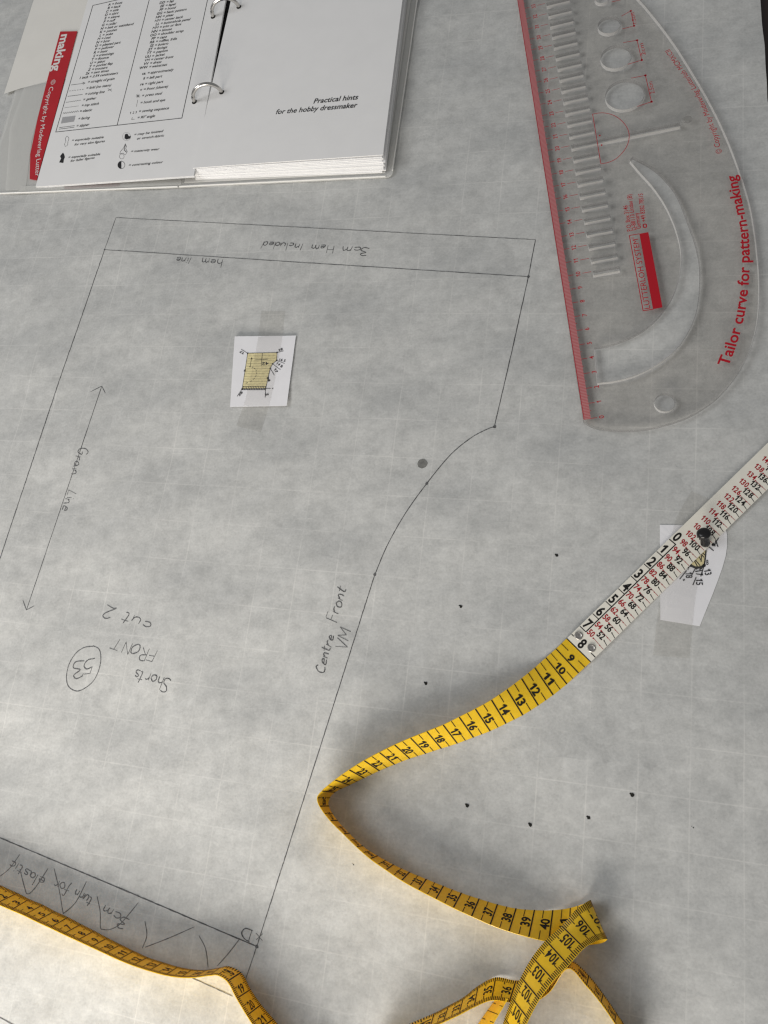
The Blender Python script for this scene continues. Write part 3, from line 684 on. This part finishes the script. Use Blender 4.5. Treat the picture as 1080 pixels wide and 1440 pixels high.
text_px(mb, "for the hobby dressmaker", zz(469, 510), zz(832, 479), .43, RPF, off=.030, shear=.2, bold=.012)
mb.build("printed_text", M["print_"], rpage)
# spine, rings, punched holes
mid = (lbr + tbl) / 2; mid = np.array([mid[0], mid[1], 0])
mb = MB(); solid_quad(mb, [mid + [-.9, .4, .3], mid + [.9, .25, .3], mid + [.9, .25, .3] + UPV * 21, mid + [-.9, .4, .3] + UPV * 21], .12); mb.build("spine_plate", M["spine"], bind)
RO = [((-0, 0)), (8.55, 0)]
for sh in (0.0, 8.55, 17.1):
    hl = LF(273.5, 143, .0) + lul * sh; hr = RPF(311.8, 129.5, .0) + rul * sh
    c = (hl + hr) / 2; half = (hr - hl) / 2; hw = np.linalg.norm(half)
    pts = []
    for a in np.linspace(-.45, math.pi + .45, 30):
        pts.append(c - half * math.cos(a) * (1.0 if -.0 <= a <= math.pi else 1.0) + np.array([0, 0, 1.0]) * math.sin(a) * hw * 0.98)
    mb = MB(); mb.tube(pts, .145, 14); mb.build("ring", M["steel"], bind, smooth=True)
    for pf, h in ((LF, hl), (RPF, hr)):
        mb = MB(); disc(mb, h + pf.n * (.012 if pf is LF else .02) + np.array([0, -.03, 0]), .21, n=pf.n, k=18)
        mb.build("punched_hole", M["hole"], lpage if pf is LF else rpage)

# ------------------------------------------------------------------ tailor curve (clear plastic ruler)
PT, PB = 0.41, 0.14                                               # top and underside of the plate
TF = flat_fn(PT)
cv = thing("tailor_curve", "clear plastic tailor's curve with red printed scale and lettering at right", "curve ruler", (8, 35, PB))
k0, k33 = TF(839.8, 587.2), TF(745, 10.2)
es = (k33 - k0) / np.linalg.norm(k33 - k0); et = np.array([es[1], -es[0], 0])
RS = np.linalg.norm(k33 - k0) / 33.0
edge = TF(820.7, 592.6); O0 = edge + es * ((k0 - edge) @ es)
def RC(s_, t_, o=0.0): return O0 + es * s_ * RS + et * t_ + np.array([0, 0, o])
out_px = [(820.7, 592.6), (834, 600), (857.8, 604.4), (884.4, 605.3), (908.1, 603.6), (937.8, 597), (967.4, 586.7), (991.1, 573.3), (1011.9, 557), (1032.6, 533.3), (1047.4, 509.6), (1057.8, 484.4), (1065.2, 454.8), (1068.1, 422.2), (1068.1, 389.6), (1065.2, 354), (1060.7, 318.5), (1053.3, 280), (1033.3, 220), (1016.7, 180), (996.7, 140), (973.3, 100), (950, 63.3), (926.7, 31.7), (900, 0), (862, -38), (815, -78), (770, -105), (735, -112), (712, -104)]
outline = [TF(*p) for p in catmull(out_px, 4)]
moon_out = [(840.6, 537.8), (863.7, 535.4), (893.3, 527.4), (923, 512.6), (949.6, 491.9), (967.4, 466.7), (979.3, 437), (983.7, 404.4), (983.7, 371.9), (977.8, 342.2), (967.4, 312.6), (953.3, 276.7), (936.7, 253.3), (916.7, 235), (890, 220.5)]
moon_in = [(886, 225), (900, 241.7), (916.7, 260), (933.3, 283.3), (943.5, 303), (951, 322), (957, 345), (958.5, 368), (954, 395.6), (945.2, 419.3), (928.9, 443), (908.1, 462.2), (884.4, 475.6), (857.8, 485), (836.5, 488.9)]
holes = [[TF(*p) for p in catmull(moon_out, 4)] + [TF(*p) for p in catmull(moon_in, 4)]]
def circle_hole(u, v, r): c = TF(u, v); return [c + np.array([r * math.cos(a), r * math.sin(a), 0]) for a in np.linspace(0, 2 * math.pi, 41)[:-1]]
CIR = [(878.7, 132.5, 1.25), (866.4, 79.5, 1.0), (856.8, 34.5, .75), (847, -4, .5), (935.1, 565.8, .56)]
for c_ in CIR: holes.append(circle_hole(*c_))
def slot(s0, s1, t0, t1): return [RC(s0, t0), RC(s0, t1), RC(s1, t1), RC(s1, t0)]
SL = []
for v_ in range(10, 38):
    SL.append(slot(v_ - .26, v_ + .02, 2.02, 3.62 if v_ != 20 else 8.95))
holes += SL
def plate_mesh():
    cu = bpy.data.curves.new("plate", 'CURVE'); cu.dimensions = '2D'; cu.fill_mode = 'BOTH'
    for loop in [outline] + holes:
        sp = cu.splines.new('POLY'); sp.points.add(len(loop) - 1); sp.use_cyclic_u = True
        for q, p in zip(sp.points, loop): q.co = (p[0], p[1], 0, 1)
    cu.extrude = (PT - PB) / 2 - .03; cu.bevel_depth = .03; cu.bevel_resolution = 1; cu.offset = -.03
    ob = bpy.data.objects.new("plate", cu); me = ob.to_mesh(); mb = MB()
    V = [(v.co[0], v.co[1], v.co[2] + (PT + PB) / 2) for v in me.vertices]
    b = len(mb.v); mb.v += V
    for p in me.polygons:
        mb.f.append(list(p.vertices)); mb.m.append(0 if abs(p.normal[2]) > .95 else 1)
    ob.to_mesh_clear(); bpy.data.objects.remove(ob); bpy.data.curves.remove(cu)
    return mb
plate_mesh().build("ruler_plate", [M["plate"], M["plate_edge"]], cv)
# printed scale: millimetre ticks, centimetre ticks, numbers
mb = MB()
def pq(s0, s1, t0, t1, o=.006): mb.quad(RC(s0, t0, o), RC(s0, t1, o), RC(s1, t1, o), RC(s1, t0, o))
tk_ = MB()
for mm in range(0, 381):
    s_ = mm / 10; h = .028; t1 = .44
    if mm % 10 == 0: t1 = .80; h = .022
    elif mm % 5 == 0: t1 = .52
    tk_.quad(RC(s_ - .02, .05, .006), RC(s_ - .02, .44, .006), RC(s_ + .02, .44, .006), RC(s_ + .02, .05, .006))
    if t1 > .45: pq(s_ - .016, s_ + .016, .44, t1)
for v_ in range(0, 38):
    p = RC(v_, 1.19 if v_ < 10 else 1.21, .006); put_text(mb, str(v_), p, es, (0, 0, 1), .27, align='C', bold=.012)
    if v_ >= 10: pq(v_ - .016, v_ + .016, 1.34, 1.88)
pq(0, 38.1, .02, .06)
mb.build("printed_scale", M["ruler_red"], cv)
tk_.build("millimetre_ticks", M["ruler_tick"], cv)
mb = MB(); mb.grid([[RC(s_, t_, .003) for t_ in (.05, .44)] for s_ in (-.02, 12, 25, 38)], flip=True); mb.build("tinted_band", M["ruler_pink"], cv)
mb = MB(); TO = .006
def rst(*pts, wd=.04): stroke(mb, [TF(*p, TO) for p in pts], wd, jitter=0, taper=False)
zc = lambda x, y: (830 + x / 10.8, 40 + y / 10.8)
z3 = lambda x, y: (720 + x / 3, y / 3)
for a, b, c, d, t in (((620, 755), (838, 713), (930, 1113), (715, 1185), "2.5cm"), ((500, 215), (712, 180), (783, 480), (570, 545), "2cm")):
    rst(zc(*a), zc(*b)); rst(zc(*b), zc(*c)); rst(zc(*c), zc(*d))
    for q in (b, c): disc(mb, TF(*zc(*q), TO), .085)
    m_ = ((b[0] + c[0]) / 2 + 95, (b[1] + c[1]) / 2 + 70); n_ = ((b[0] + c[0]) / 2 + 55, (b[1] + c[1]) / 2 - 110)
    text_px(mb, t, zc(*m_), zc(*n_), .27, TF, off=TO)
rst(z3(462, 68), z3(501, 46)); rst(z3(501, 46), z3(515, 109)); rst(z3(515, 109), z3(465, 122)); disc(mb, TF(*z3(501, 46), TO), .08); disc(mb, TF(*z3(515, 109), TO), .08); text_px(mb, "1.5cm", z3(525, 98), z3(515, 52), .24, TF, off=TO)
rst(z3(420, 8), z3(458, 0)); 
rst(*[tuple(p) for p in catmull([z3(340, 481), z3(385, 476), z3(432, 488), z3(470, 517), z3(491, 552), z3(493, 590), z3(478, 628), z3(445, 665), z3(410, 684), z3(375, 691)], 5)]); rst(z3(340, 481), z3(375, 691))
disc(mb, TF(*z3(370, 572), TO), .06); disc(mb, TF(*z3(378, 612), TO), .06)
z72 = lambda x, y: (860 + x / 7.2, 260 + y / 7.2)
lb = MB(); main_mb = mb; mb = lb
mb.quad(*[TF(*z72(*p), TO) for p in ((282, 495), (372, 478), (516, 1240), (420, 1258))][::-1])
for a, b in (((180, 512), (282, 495)), ((180, 512), (320, 1275)), ((320, 1275), (425, 1258))): rst(z72(*a), z72(*b), wd=.05)
text_px(mb, "LUTTERLOH SYSTEM", z72(393, 1250), z72(268, 545), .34, TF, off=TO)
text_px(mb, "®", z72(232, 545), z72(228, 525), .16, TF, off=TO)
for t, a, b in (("P.O. Box 3146", (205, 465), (160, 205)), ("D-88113 Lindau (B)", (252, 455), (200, 95)), ("Germany", (300, 440), (272, 280)), ("+49 8382 78515", (348, 370), (315, 85))): text_px(mb, t, z72(*a), z72(*b), .27, TF, off=TO, bold=.01)
bq = [z72(x, y) for x, y in ((320, 400), (350, 396), (355, 428), (325, 432))]
for a, b in zip(bq, bq[1:] + bq[:1]): rst(a, b, wd=.07)
mb.build("brand_panel", M["ruler_red"], cv); mb = main_mb
z338 = lambda x, y: (760 + x / 3.375, 280 + y / 3.375)
mb.build("dimension_marks", M["ruler_red"], cv); mb = MB()
path_text(mb, "Tailor curve for pattern-making", [TF(*p, TO) for p in (z338(890, 795), z338(930, 690), z338(963, 570), z338(985, 430), z338(992, 290), z338(985, 150), z338(960, 30), z3(945, 738))], .60, (0, 0, 1), bold=.022)
mb.build("printed_lettering", M["ruler_red"], cv); mb = MB()
path_text(mb, "© Copyright by Modeverlag Lutterloh MCMXCII", [TF(*p, TO) for p in (z3(887, 645), z3(862, 560), z3(828, 470), z3(780, 375), z3(725, 290), z3(665, 207))], .34, (0, 0, 1), bold=0)
mb.build("printed_lettering", M["ruler_red"], cv)
mb = MB(); c = TF(967, 167.7); mb.lathe([c[0], c[1], PT - .02], (0, 0, 1), [(.3, 0), (.28, .03), (.2, .045), (.0, .05)], 18); mb.build("moulding_mark", M["mould"], cv, smooth=True)

# ------------------------------------------------------------------ tape measure
WT = 1.72
tm = thing("tape_measure", "yellow tape measure with cream end pinned down, looping over the paper", "tape measure", UP(815, 914))
class Ribbon:
    def __init__(s, st):
        s.S = np.array([q[0] for q in st], float); s.A = np.array([q[1] for q in st]); s.B = np.array([q[2] for q in st])
        s.tA, s.tB = s.tan(s.A), s.tan(s.B)
    def tan(s, P):
        T = np.zeros_like(P); n = len(P)
        for i in range(n):
            a, b = max(i - 1, 0), min(i + 1, n - 1); T[i] = (P[b] - P[a]) / (s.S[b] - s.S[a])
        return T
    def ev(s, x, P, T):
        i = int(np.clip(np.searchsorted(s.S, x) - 1, 0, len(s.S) - 2)); h = s.S[i + 1] - s.S[i]; t = (x - s.S[i]) / h
        return (2 * t ** 3 - 3 * t * t + 1) * P[i] + (t ** 3 - 2 * t * t + t) * h * T[i] + (-2 * t ** 3 + 3 * t * t) * P[i + 1] + (t ** 3 - t * t) * h * T[i + 1]
    def fr(s, x):
        a, b = s.ev(x, s.A, s.tA), s.ev(x, s.B, s.tB); d = .04
        m = lambda y: (s.ev(y, s.A, s.tA) + s.ev(y, s.B, s.tB)) / 2
        t = m(x + d) - m(x - d); n = np.cross(t, b - a); n /= np.linalg.norm(n); return a, b, n
    def P(s, x, t, off=0):
        a, b, n = s.fr(x); return a + (b - a) * t + n * off
def solve_A(u, v, B, W):
    r = ray(u, v); r = r / np.linalg.norm(r); d = B - CAM; k = r @ d; disc_ = k * k - (d @ d - W * W)
    return CAM + r * (k - math.sqrt(disc_) if disc_ > 0 else k)
def stations(raw, W=WT, sm=2):
    """raw: (s, A px, B px, zB, zA or None); the free height of edge A follows from the known width of the tape"""
    n = len(raw); Bs = [UP(*q[2], q[3]) if q[3] < .5 else U(*q[2], q[3]) for q in raw]
    zA = np.array([q[4] if q[4] is not None else max(.03, solve_A(*q[1], b, W)[2]) for q, b in zip(raw, Bs)])
    fixed = np.array([q[4] is not None for q in raw])
    for _ in range(sm):
        z2 = zA.copy()
        for i in range(1, n - 1):
            if not fixed[i]: z2[i] = (zA[i - 1] + 2 * zA[i] + zA[i + 1]) / 4
        zA = z2
    out = [(q[0], U(*q[1], z), b) for q, z, b in zip(raw, zA, Bs)]
    return out
def band(rb, s0, s1, m, step=.1, th=.035, name="tape_band"):
    N = max(2, int((s1 - s0) / step)); K = 4; F_, B_ = [], []
    for i in range(N + 1):
        x = s0 + (s1 - s0) * i / N; a, b, n = rb.fr(x)
        F_.append([a + (b - a) * j / K + n * th / 2 for j in range(K + 1)]); B_.append([a + (b - a) * j / K - n * th / 2 for j in range(K + 1)])
    mb = MB(); mb.grid(F_); mb.grid(B_, flip=True)
    mb.grid([[r[0] for r in F_], [r[0] for r in B_]]); mb.grid([[r[-1] for r in F_], [r[-1] for r in B_]], flip=True)
    mb.grid([F_[0], B_[0]], flip=True); mb.grid([F_[-1], B_[-1]])
    return mb
def rib_quad(mb, rb, s0, s1, t0, t1, off, k=1, mi=0):
    P = [[rb.P(s_, t0 + (t1 - t0) * j / 2, off) for j in range(3)] for s_ in (s0, s1)]; mb.grid(P, mi)
def rib_text(mb, rb, s_, base, txt, tc, cap, side, off, xs=.62, width=None, bold=.03, mi=0):
    """lettering across the tape: reads from A to B (side=1) or B to A (side=-1); tops point towards base-direction"""
    V, Fs, W = text2d(txt, cap, width=width, xs=xs, align='C', bold=bold)
    out = []
    for x, y in V:
        out.append(rb.P(s_ + base * y, tc + side * x / WT, off))
    mb.add(out, Fs, mi)
OFF = .033
# --- free yellow band: front scale 8..43, folded over, back scale 107..99
raw = [(8, (796.9, 897.9), (831.3, 930.3), .06, .06), (9, (781.7, 912.4), (813.5, 946.7), .05, .10), (10, (767.4, 925), (797, 962), .0, None), (11, (751.7, 938.9), (777.6, 977.4), .0, None), (12, (733.1, 954.1), (756.7, 992), .0, None),
       (13, (712.6, 969.4), (734.8, 1005.6), .0, None), (14, (690.9, 984.1), (711.3, 1017.4), .0, None), (15, (668.3, 996.7), (689.1, 1027.8), .0, None), (16, (645.6, 1008.1), (665.6, 1036.7), .0, None), (17, (623.1, 1019.1), (642.9, 1045.2), .0, None),
       (18, (600.3, 1028.3), (620.5, 1052.3), .0, None), (19, (577.3, 1037.4), (598.5, 1059.4), .0, None), (20, (554.9, 1047.2), (576.1, 1066.4), .0, None), (21, (533.5, 1057.8), (554.7, 1074.7), .0, None), (22, (512.1, 1069.2), (533.5, 1083.5), .0, None),
       (23, (491.1, 1082.3), (512.1, 1093.7), .0, None), (24, (471.3, 1096.5), (491.6, 1103.6), .0, None), (24.6, (459.5, 1106), (478.5, 1109.6), .0, None), (25, (452.8, 1112), (471.2, 1113.6), .0, None), (25.5, (446, 1121.6), (463.6, 1121.6), .0, None), (26, (449.3, 1133.8), (462, 1133.8), .0, None),
       (27, (464.3, 1154.3), (474.4, 1154.3), .0, None), (28, (483.1, 1173.1), (491.1, 1172.3), .0, None), (29, (501.3, 1191.1), (509.6, 1190), .0, None), (30, (520.7, 1208), (530.9, 1204.1), .0, None), (31, (543, 1223.7), (553.1, 1216.3), .0, None),
       (32, (564.8, 1238.5), (575.7, 1226.9), .0, None), (33, (588.7, 1251.9), (599.4, 1236.7), .0, None), (34, (613, 1264.4), (623.3, 1246.4), .0, None), (35, (637.4, 1277), (648.7, 1256.1), .0, None), (36, (663, 1288.9), (673.7, 1264.4), .0, None),
       (37, (689.3, 1300.6), (699.4, 1272.2), .0, None), (38, (715.7, 1310.2), (725.6, 1278), .0, None), (39, (743.5, 1318.1), (751.5, 1280.2), .0, None), (40, (771.5, 1324.6), (777.2, 1280.2), .06, None), (41, (799, 1329), (801.9, 1276.6), .09, .35),
       (42, (828, 1329), (822, 1270.5), .2, .45), (42.6, (847, 1326), (830.5, 1266.5), .55, .75), (43.05, (853.5, 1321.5), (829, 1266), .85, 1.05), (43.45, (851, 1320.8), (822.5, 1270), 1.15, 1.35), (44, (842.5, 1322), (809.4, 1279.6), 1.25, 1.45),
       (45, (821.5, 1333.3), (790, 1302.4), 1.2, None), (46, (799.6, 1357.4), (767.8, 1322.6), 1.12, None), (47, (778.9, 1378.7), (748.9, 1346.3), 1.08, None), (48, (758.9, 1405.2), (733, 1374.4), 1.08, None), (49, (743.7, 1433.3), (720.6, 1404), 1.05, None), (50, (731, 1463), (710.4, 1432), .95, None), (51, (720, 1495), (702, 1462), .6, None), (53, (706, 1550), (693, 1520), .05, None), (55, (706, 1605), (690, 1578), .0, None), (57, (722, 1660), (702, 1632), .0, None), (60, (790, 1715), (770, 1690), .0, None)]
rb = Ribbon(stations(raw))
# the cream stiffened end, flat on the paper
eA, eB = U(796.9, 897.9, .12), U(831.3, 930.3, .12)
fA, fB = U(1078, 624.5, .12), U(1079, 686.5, .12)
ed = (fA - eA); ed /= np.linalg.norm(ed); enn = np.array([ed[1], -ed[0], 0]); ew = (eB - eA) @ enn
def E_(s_, t_, o=0.0):                                             # s_ = cm from the yellow band, t_ = cm across
    return eA + ed * s_ + enn * t_ + np.array([0, 0, o + .0 + .10 * max(0, s_ - 9) / 9])
endw = ew
mb = MB(); N = 24; L_ = 21.0
top = [[E_(L_ * i / N, endw * j / 3) for j in range(4)] for i in range(N + 1)]; bot = [[p - np.array([0, 0, .06]) for p in r] for r in top]
mb.grid(top, flip=True); mb.grid(bot); mb.grid([[r[0] for r in top], [r[0] for r in bot]], flip=True); mb.grid([[r[-1] for r in top], [r[-1] for r in bot]]); mb.grid([top[0], bot[0]]); mb.grid([top[-1], bot[-1]], flip=True)
# fix side orientation is not needed: both faces shade alike
mb.build("stiff_end", M["cream"], tm)
def es_px(u, v):
    p = U(u, v, .12) - eA; return p @ ed, p @ enn
u1 = (es_px(940, 757.2)[0] - 0.0) / 8.0                            # length of one printed centimetre
mk, mr = MB(), MB()
def eq(m_, s0, s1, t0, t1, o=.008): m_.quad(E_(s0, t0, o), E_(s0, t1, o), E_(s1, t1, o), E_(s1, t0, o))
def eline(m_, a, b, wd, o=.008): stroke(m_, [E_(*a, o), E_(*b, o)], wd, jitter=0, taper=False)
def etext(m_, txt, s_, t_, cap, **kw): put_text(m_, txt, E_(s_, t_, .008), enn, (0, 0, 1), cap, **kw)
tcol = .46
eq(mk, 1 * u1, 8 * u1 + .02, tcol - .03, tcol + .03)
for i in range(0, 9):
    s_ = (8 - i) * u1
    if i < 8: eline(mk, (s_, .02), (s_, tcol), .045 if i else .06)
    etext(mk, str(i), s_ + .12, .07 if i < 8 else .62, .54, xs=.80, bold=.03)
eq(mk, -.03, .03, .0, endw)
eline(mk, (.36, .02), (.36, .18), .05); eline(mk, (.36, 1.45), (.36, endw), .05)
s50, t50 = es_px(847.2, 912.2); s70, _ = es_px(902.8, 859.1); d4 = (s70 - s50) / 5
for i in range(24):
    s_ = s50 + d4 * i; a = str(50 + 4 * i); b = str(52 + 4 * i)
    etext(mr, a, s_ + .02, .52 if len(a) == 2 else .40, .32, xs=.80, bold=.025)
    eline(mr, (s_ + .07, .98 if len(a) == 2 else 1.0), (s_ + .0, endw - .02), .022); disc(mr, E_(s_ + .06, .97 if len(a) == 2 else 1.0, .009), .04); disc(mr, E_(s_ + .02, 1.48, .009), .03)
    sb = s_ + d4 * .5
    etext(mk, b, sb + .0, .96 if len(b) == 2 else .90, .34, xs=.80, bold=.028)
    eline(mk, (sb + .10, 1.42), (sb + .05, 1.5), .05); eline(mk, (sb + .07, 1.46), (sb - .02, endw - .01), .032)
for i, t in enumerate(("Made in", "88131 Lindau", "Germany")):
    put_text(mk, t, E_(s50 + d4 * 24.2 - i * .0 + .9 - .32 * i, .95 + .0, .008), enn, (0, 0, 1), .22, shear=.2, xs=.8)
mk.build("printed_scale", M["ink"], tm, label="black numbers of the cream end"); mr.build("printed_scale", M["red_ink"], tm, label="red numbers of the cream end")
for (u, v) in ((813.6, 893.9), (831.6, 911.3)):
    c = U(u, v, .12); mb = MB(); mb.lathe([c[0], c[1], c[2] - .01], (0, 0, 1), [(.235, 0), (.225, .05), (.17, .085), (.16, .07), (.08, .075), (0, .08)], 22); mb.build("rivet", M["rivet"], tm, smooth=True)

band(rb, 8.0, 60, M["yellow"]).build("tape_band", M["yellow"], tm, smooth=True, label="band from the cream end round to the folded loop")
mb = MB()
for v_ in range(9, 43):
    rib_quad(mb, rb, v_ - .034, v_ + .034, .0, 1.0, OFF)
    h = v_ - .5
    rib_quad(mb, rb, h - .02, h + .02, .0, .30, OFF); rib_quad(mb, rb, h - .02, h + .02, .72, 1.0, OFF)
    rib_text(mb, rb, v_ - .08, -1, str(v_), .52, .42, 1, OFF, width=.30, bold=.035) if v_ < 10 else rib_text(mb, rb, v_ - .09, -1, str(v_), .53, .46, 1, OFF, width=.60, bold=.03)
mb.build("printed_scale", M["ink"], tm, label="black centimetre scale of the front")
def back_scale(rb, s_of, vals, off, skip_text=()):
    """millimetre scale: s_of(value) gives the place along the band"""
    mb = MB(); sg = 1 if s_of(1) > s_of(0) else -1
    for v_ in vals:
        c = s_of(v_); rib_quad(mb, rb, c - .03, c + .03, .0, 1.0, off)
        for k in range(1, 10):
            q = s_of(v_ - k / 10); l = .17 if k != 5 else .26
            for t0, t1 in ((0, l if k != 5 else .3), (1 - l if k != 5 else .74, 1)): rib_quad(mb, rb, q - .021, q + .021, t0, t1, off)
        if v_ not in skip_text:
            # digits read from the raised edge to the other; tops point to smaller numbers
            rib_text(mb, rb, s_of(v_ - .09), -sg, str(v_), .5, .46, 1, off, width=(.30, .56, .74)[len(str(v_)) - 1], bold=.02)
    return mb
back_scale(rb, lambda v_: 150 - v_, range(99, 108), -OFF).build("printed_scale", M["ink"], tm, label="black millimetre scale of the back on the loop")
# --- band lying below at the bottom: numbers 31..42 of the millimetre side
raw = [(29, (541, 1483), (526, 1468), .0, None), (30, (563, 1470), (550, 1455), .0, None), (31, (585, 1458), (573, 1442), .0, None), (32, (605, 1446.5), (611, 1425.5), .0, None), (33, (623.5, 1438), (631.3, 1414.8), .0, None), (34, (645.5, 1427.5), (652.3, 1403), .0, None), (35, (667, 1416.3), (672.8, 1387), .0, None),
       (36, (691.2, 1407), (697.2, 1374.8), .06, 1.0), (37, (716, 1409.5), (725.5, 1379), .12, .75), (38, (743, 1413), (756, 1375), .10, .6), (39, (772, 1396), (781, 1357), .06, .8), (40, (798.5, 1362), (804.5, 1352.5), .0, None), (41, (824.3, 1386.5), (827.5, 1372), .0, None), (42, (844.5, 1410.5), (847.6, 1397.5), .0, None), (43, (863.5, 1438), (866, 1424), .0, None), (44, (881, 1466), (883, 1450), .0, None), (45, (896, 1495), (899, 1479), .0, None)]
rb2 = Ribbon(stations([(q[0] - 0, *q[1:]) for q in raw], sm=3))
band(rb2, 29, 45, M["yellow"]).build("tape_band", M["yellow"], tm, smooth=True, label="band with numbers 33 to 36 passing under the loop")
back_scale(rb2, lambda v_: v_ + 1.0, range(31, 45), OFF).build("printed_scale", M["ink"], tm, label="black millimetre scale under the loop")
# --- pale lit piece below the loop
raw = [(0, (701, 1400), (714, 1405), .9, .05), (1, (686, 1421), (701, 1427), .9, .02), (2, (671, 1443), (688, 1450), .9, .02), (3, (658, 1466), (675, 1474), .9, .02), (4, (646, 1490), (662, 1498), .9, .02)]
rb3 = Ribbon(stations(raw)); band(rb3, 0, 4, M["yellow"]).build("tape_band", M["yellow"], tm, smooth=True, label="short sunlit piece of band behind the number 36")
mb = MB()
for v_ in range(1, 8):
    rib_quad(mb, rb3, v_ * .5 - .02, v_ * .5 + .02, 0, .3 if v_ % 2 else 1, OFF); rib_quad(mb, rb3, v_ * .5 - .02, v_ * .5 + .02, .7, 1, OFF)
mb.build("printed_scale", M["ink"], tm)
# --- upright band at the lower left: 1..22 of the millimetre side
raw = [(-1, (-70, 1240), (-41, 1229), .0, None), (0, (-49, 1251), (-19, 1236), .0, None), (1, (-27, 1261), (2.5, 1246.5), .0, None), (2, (-5.5, 1271), (24.6, 1256.5), .0, None), (3, (15.7, 1280), (41.1, 1265), .0, None), (4, (33.3, 1287.5), (60.2, 1273), .0, None), (5, (50.5, 1296), (77, 1282), .0, None), (6, (70, 1305), (95.7, 1290.6), .0, None), (7, (88.8, 1314), (114, 1300.2), .0, None), (8, (108.3, 1323), (132.5, 1309.6), .0, None), (9, (127.8, 1332), (151.2, 1319.6), .0, None),
       (10, (147.2, 1341), (169.8, 1329), .0, None), (11, (166.7, 1350), (188.3, 1338), .0, None), (12, (187, 1358), (207.5, 1346.8), .0, None), (13, (209.5, 1365.5), (229.5, 1354), .0, None), (14, (232.5, 1371.7), (250.5, 1360.3), .0, None), (15, (254.4, 1374.8), (270.7, 1364), .0, None), (16, (274.7, 1374.6), (290.5, 1364.6), .0, None), (17, (295, 1372), (310, 1361.3), .0, None), (17.5, (306.5, 1371.8), (322, 1359.6), .0, None),
       (18, (319.5, 1380.5), (338.5, 1368), .0, None), (19, (332.6, 1404.3), (352.1, 1391.7), .0, None), (20, (347, 1428.3), (366.8, 1413.1), .0, None), (21, (361, 1450), (384.3, 1433.4), .0, None), (22, (376, 1472), (402, 1454), .0, None), (24, (410, 1512), (440, 1492), .0, None), (26, (450, 1545), (478, 1522), .0, None)]
rb4 = Ribbon(stations(raw)); band(rb4, -1, 26, M["yellow"]).build("tape_band", M["yellow"], tm, smooth=True, label="band standing on edge at the lower left")
back_scale(rb4, lambda v_: v_, range(0, 26), OFF).build("printed_scale", M["ink"], tm, label="black millimetre scale at the lower left")

# ------------------------------------------------------------------ push pin
p0 = U(992.0, 765, .14); p1 = U(989.2, 747.0, 1.12); ax = p1 - p0; H = np.linalg.norm(ax)
pin = thing("push_pin", "black push pin stuck through the cream end of the tape measure", "push pin", p0)
mb = MB(); mb.lathe(p0, ax, [(.0, 0), (.19, .0), (.245, .03), (.255, .09), (.235, .25), (.22, H * .5), (.23, H * .66), (.26, H * .70), (.345, H * .74), (.375, H * .80), (.365, H * .88), (.30, H * .955), (.18, H * .99), (0, H)], 32)
mb.build("pin_head", M["pin"], pin, smooth=True)
mb = MB(); mb.tube([p0 + ax * .02, p0 - ax * .3], .04, 8); mb.build("pin_needle", M["needle"], pin)
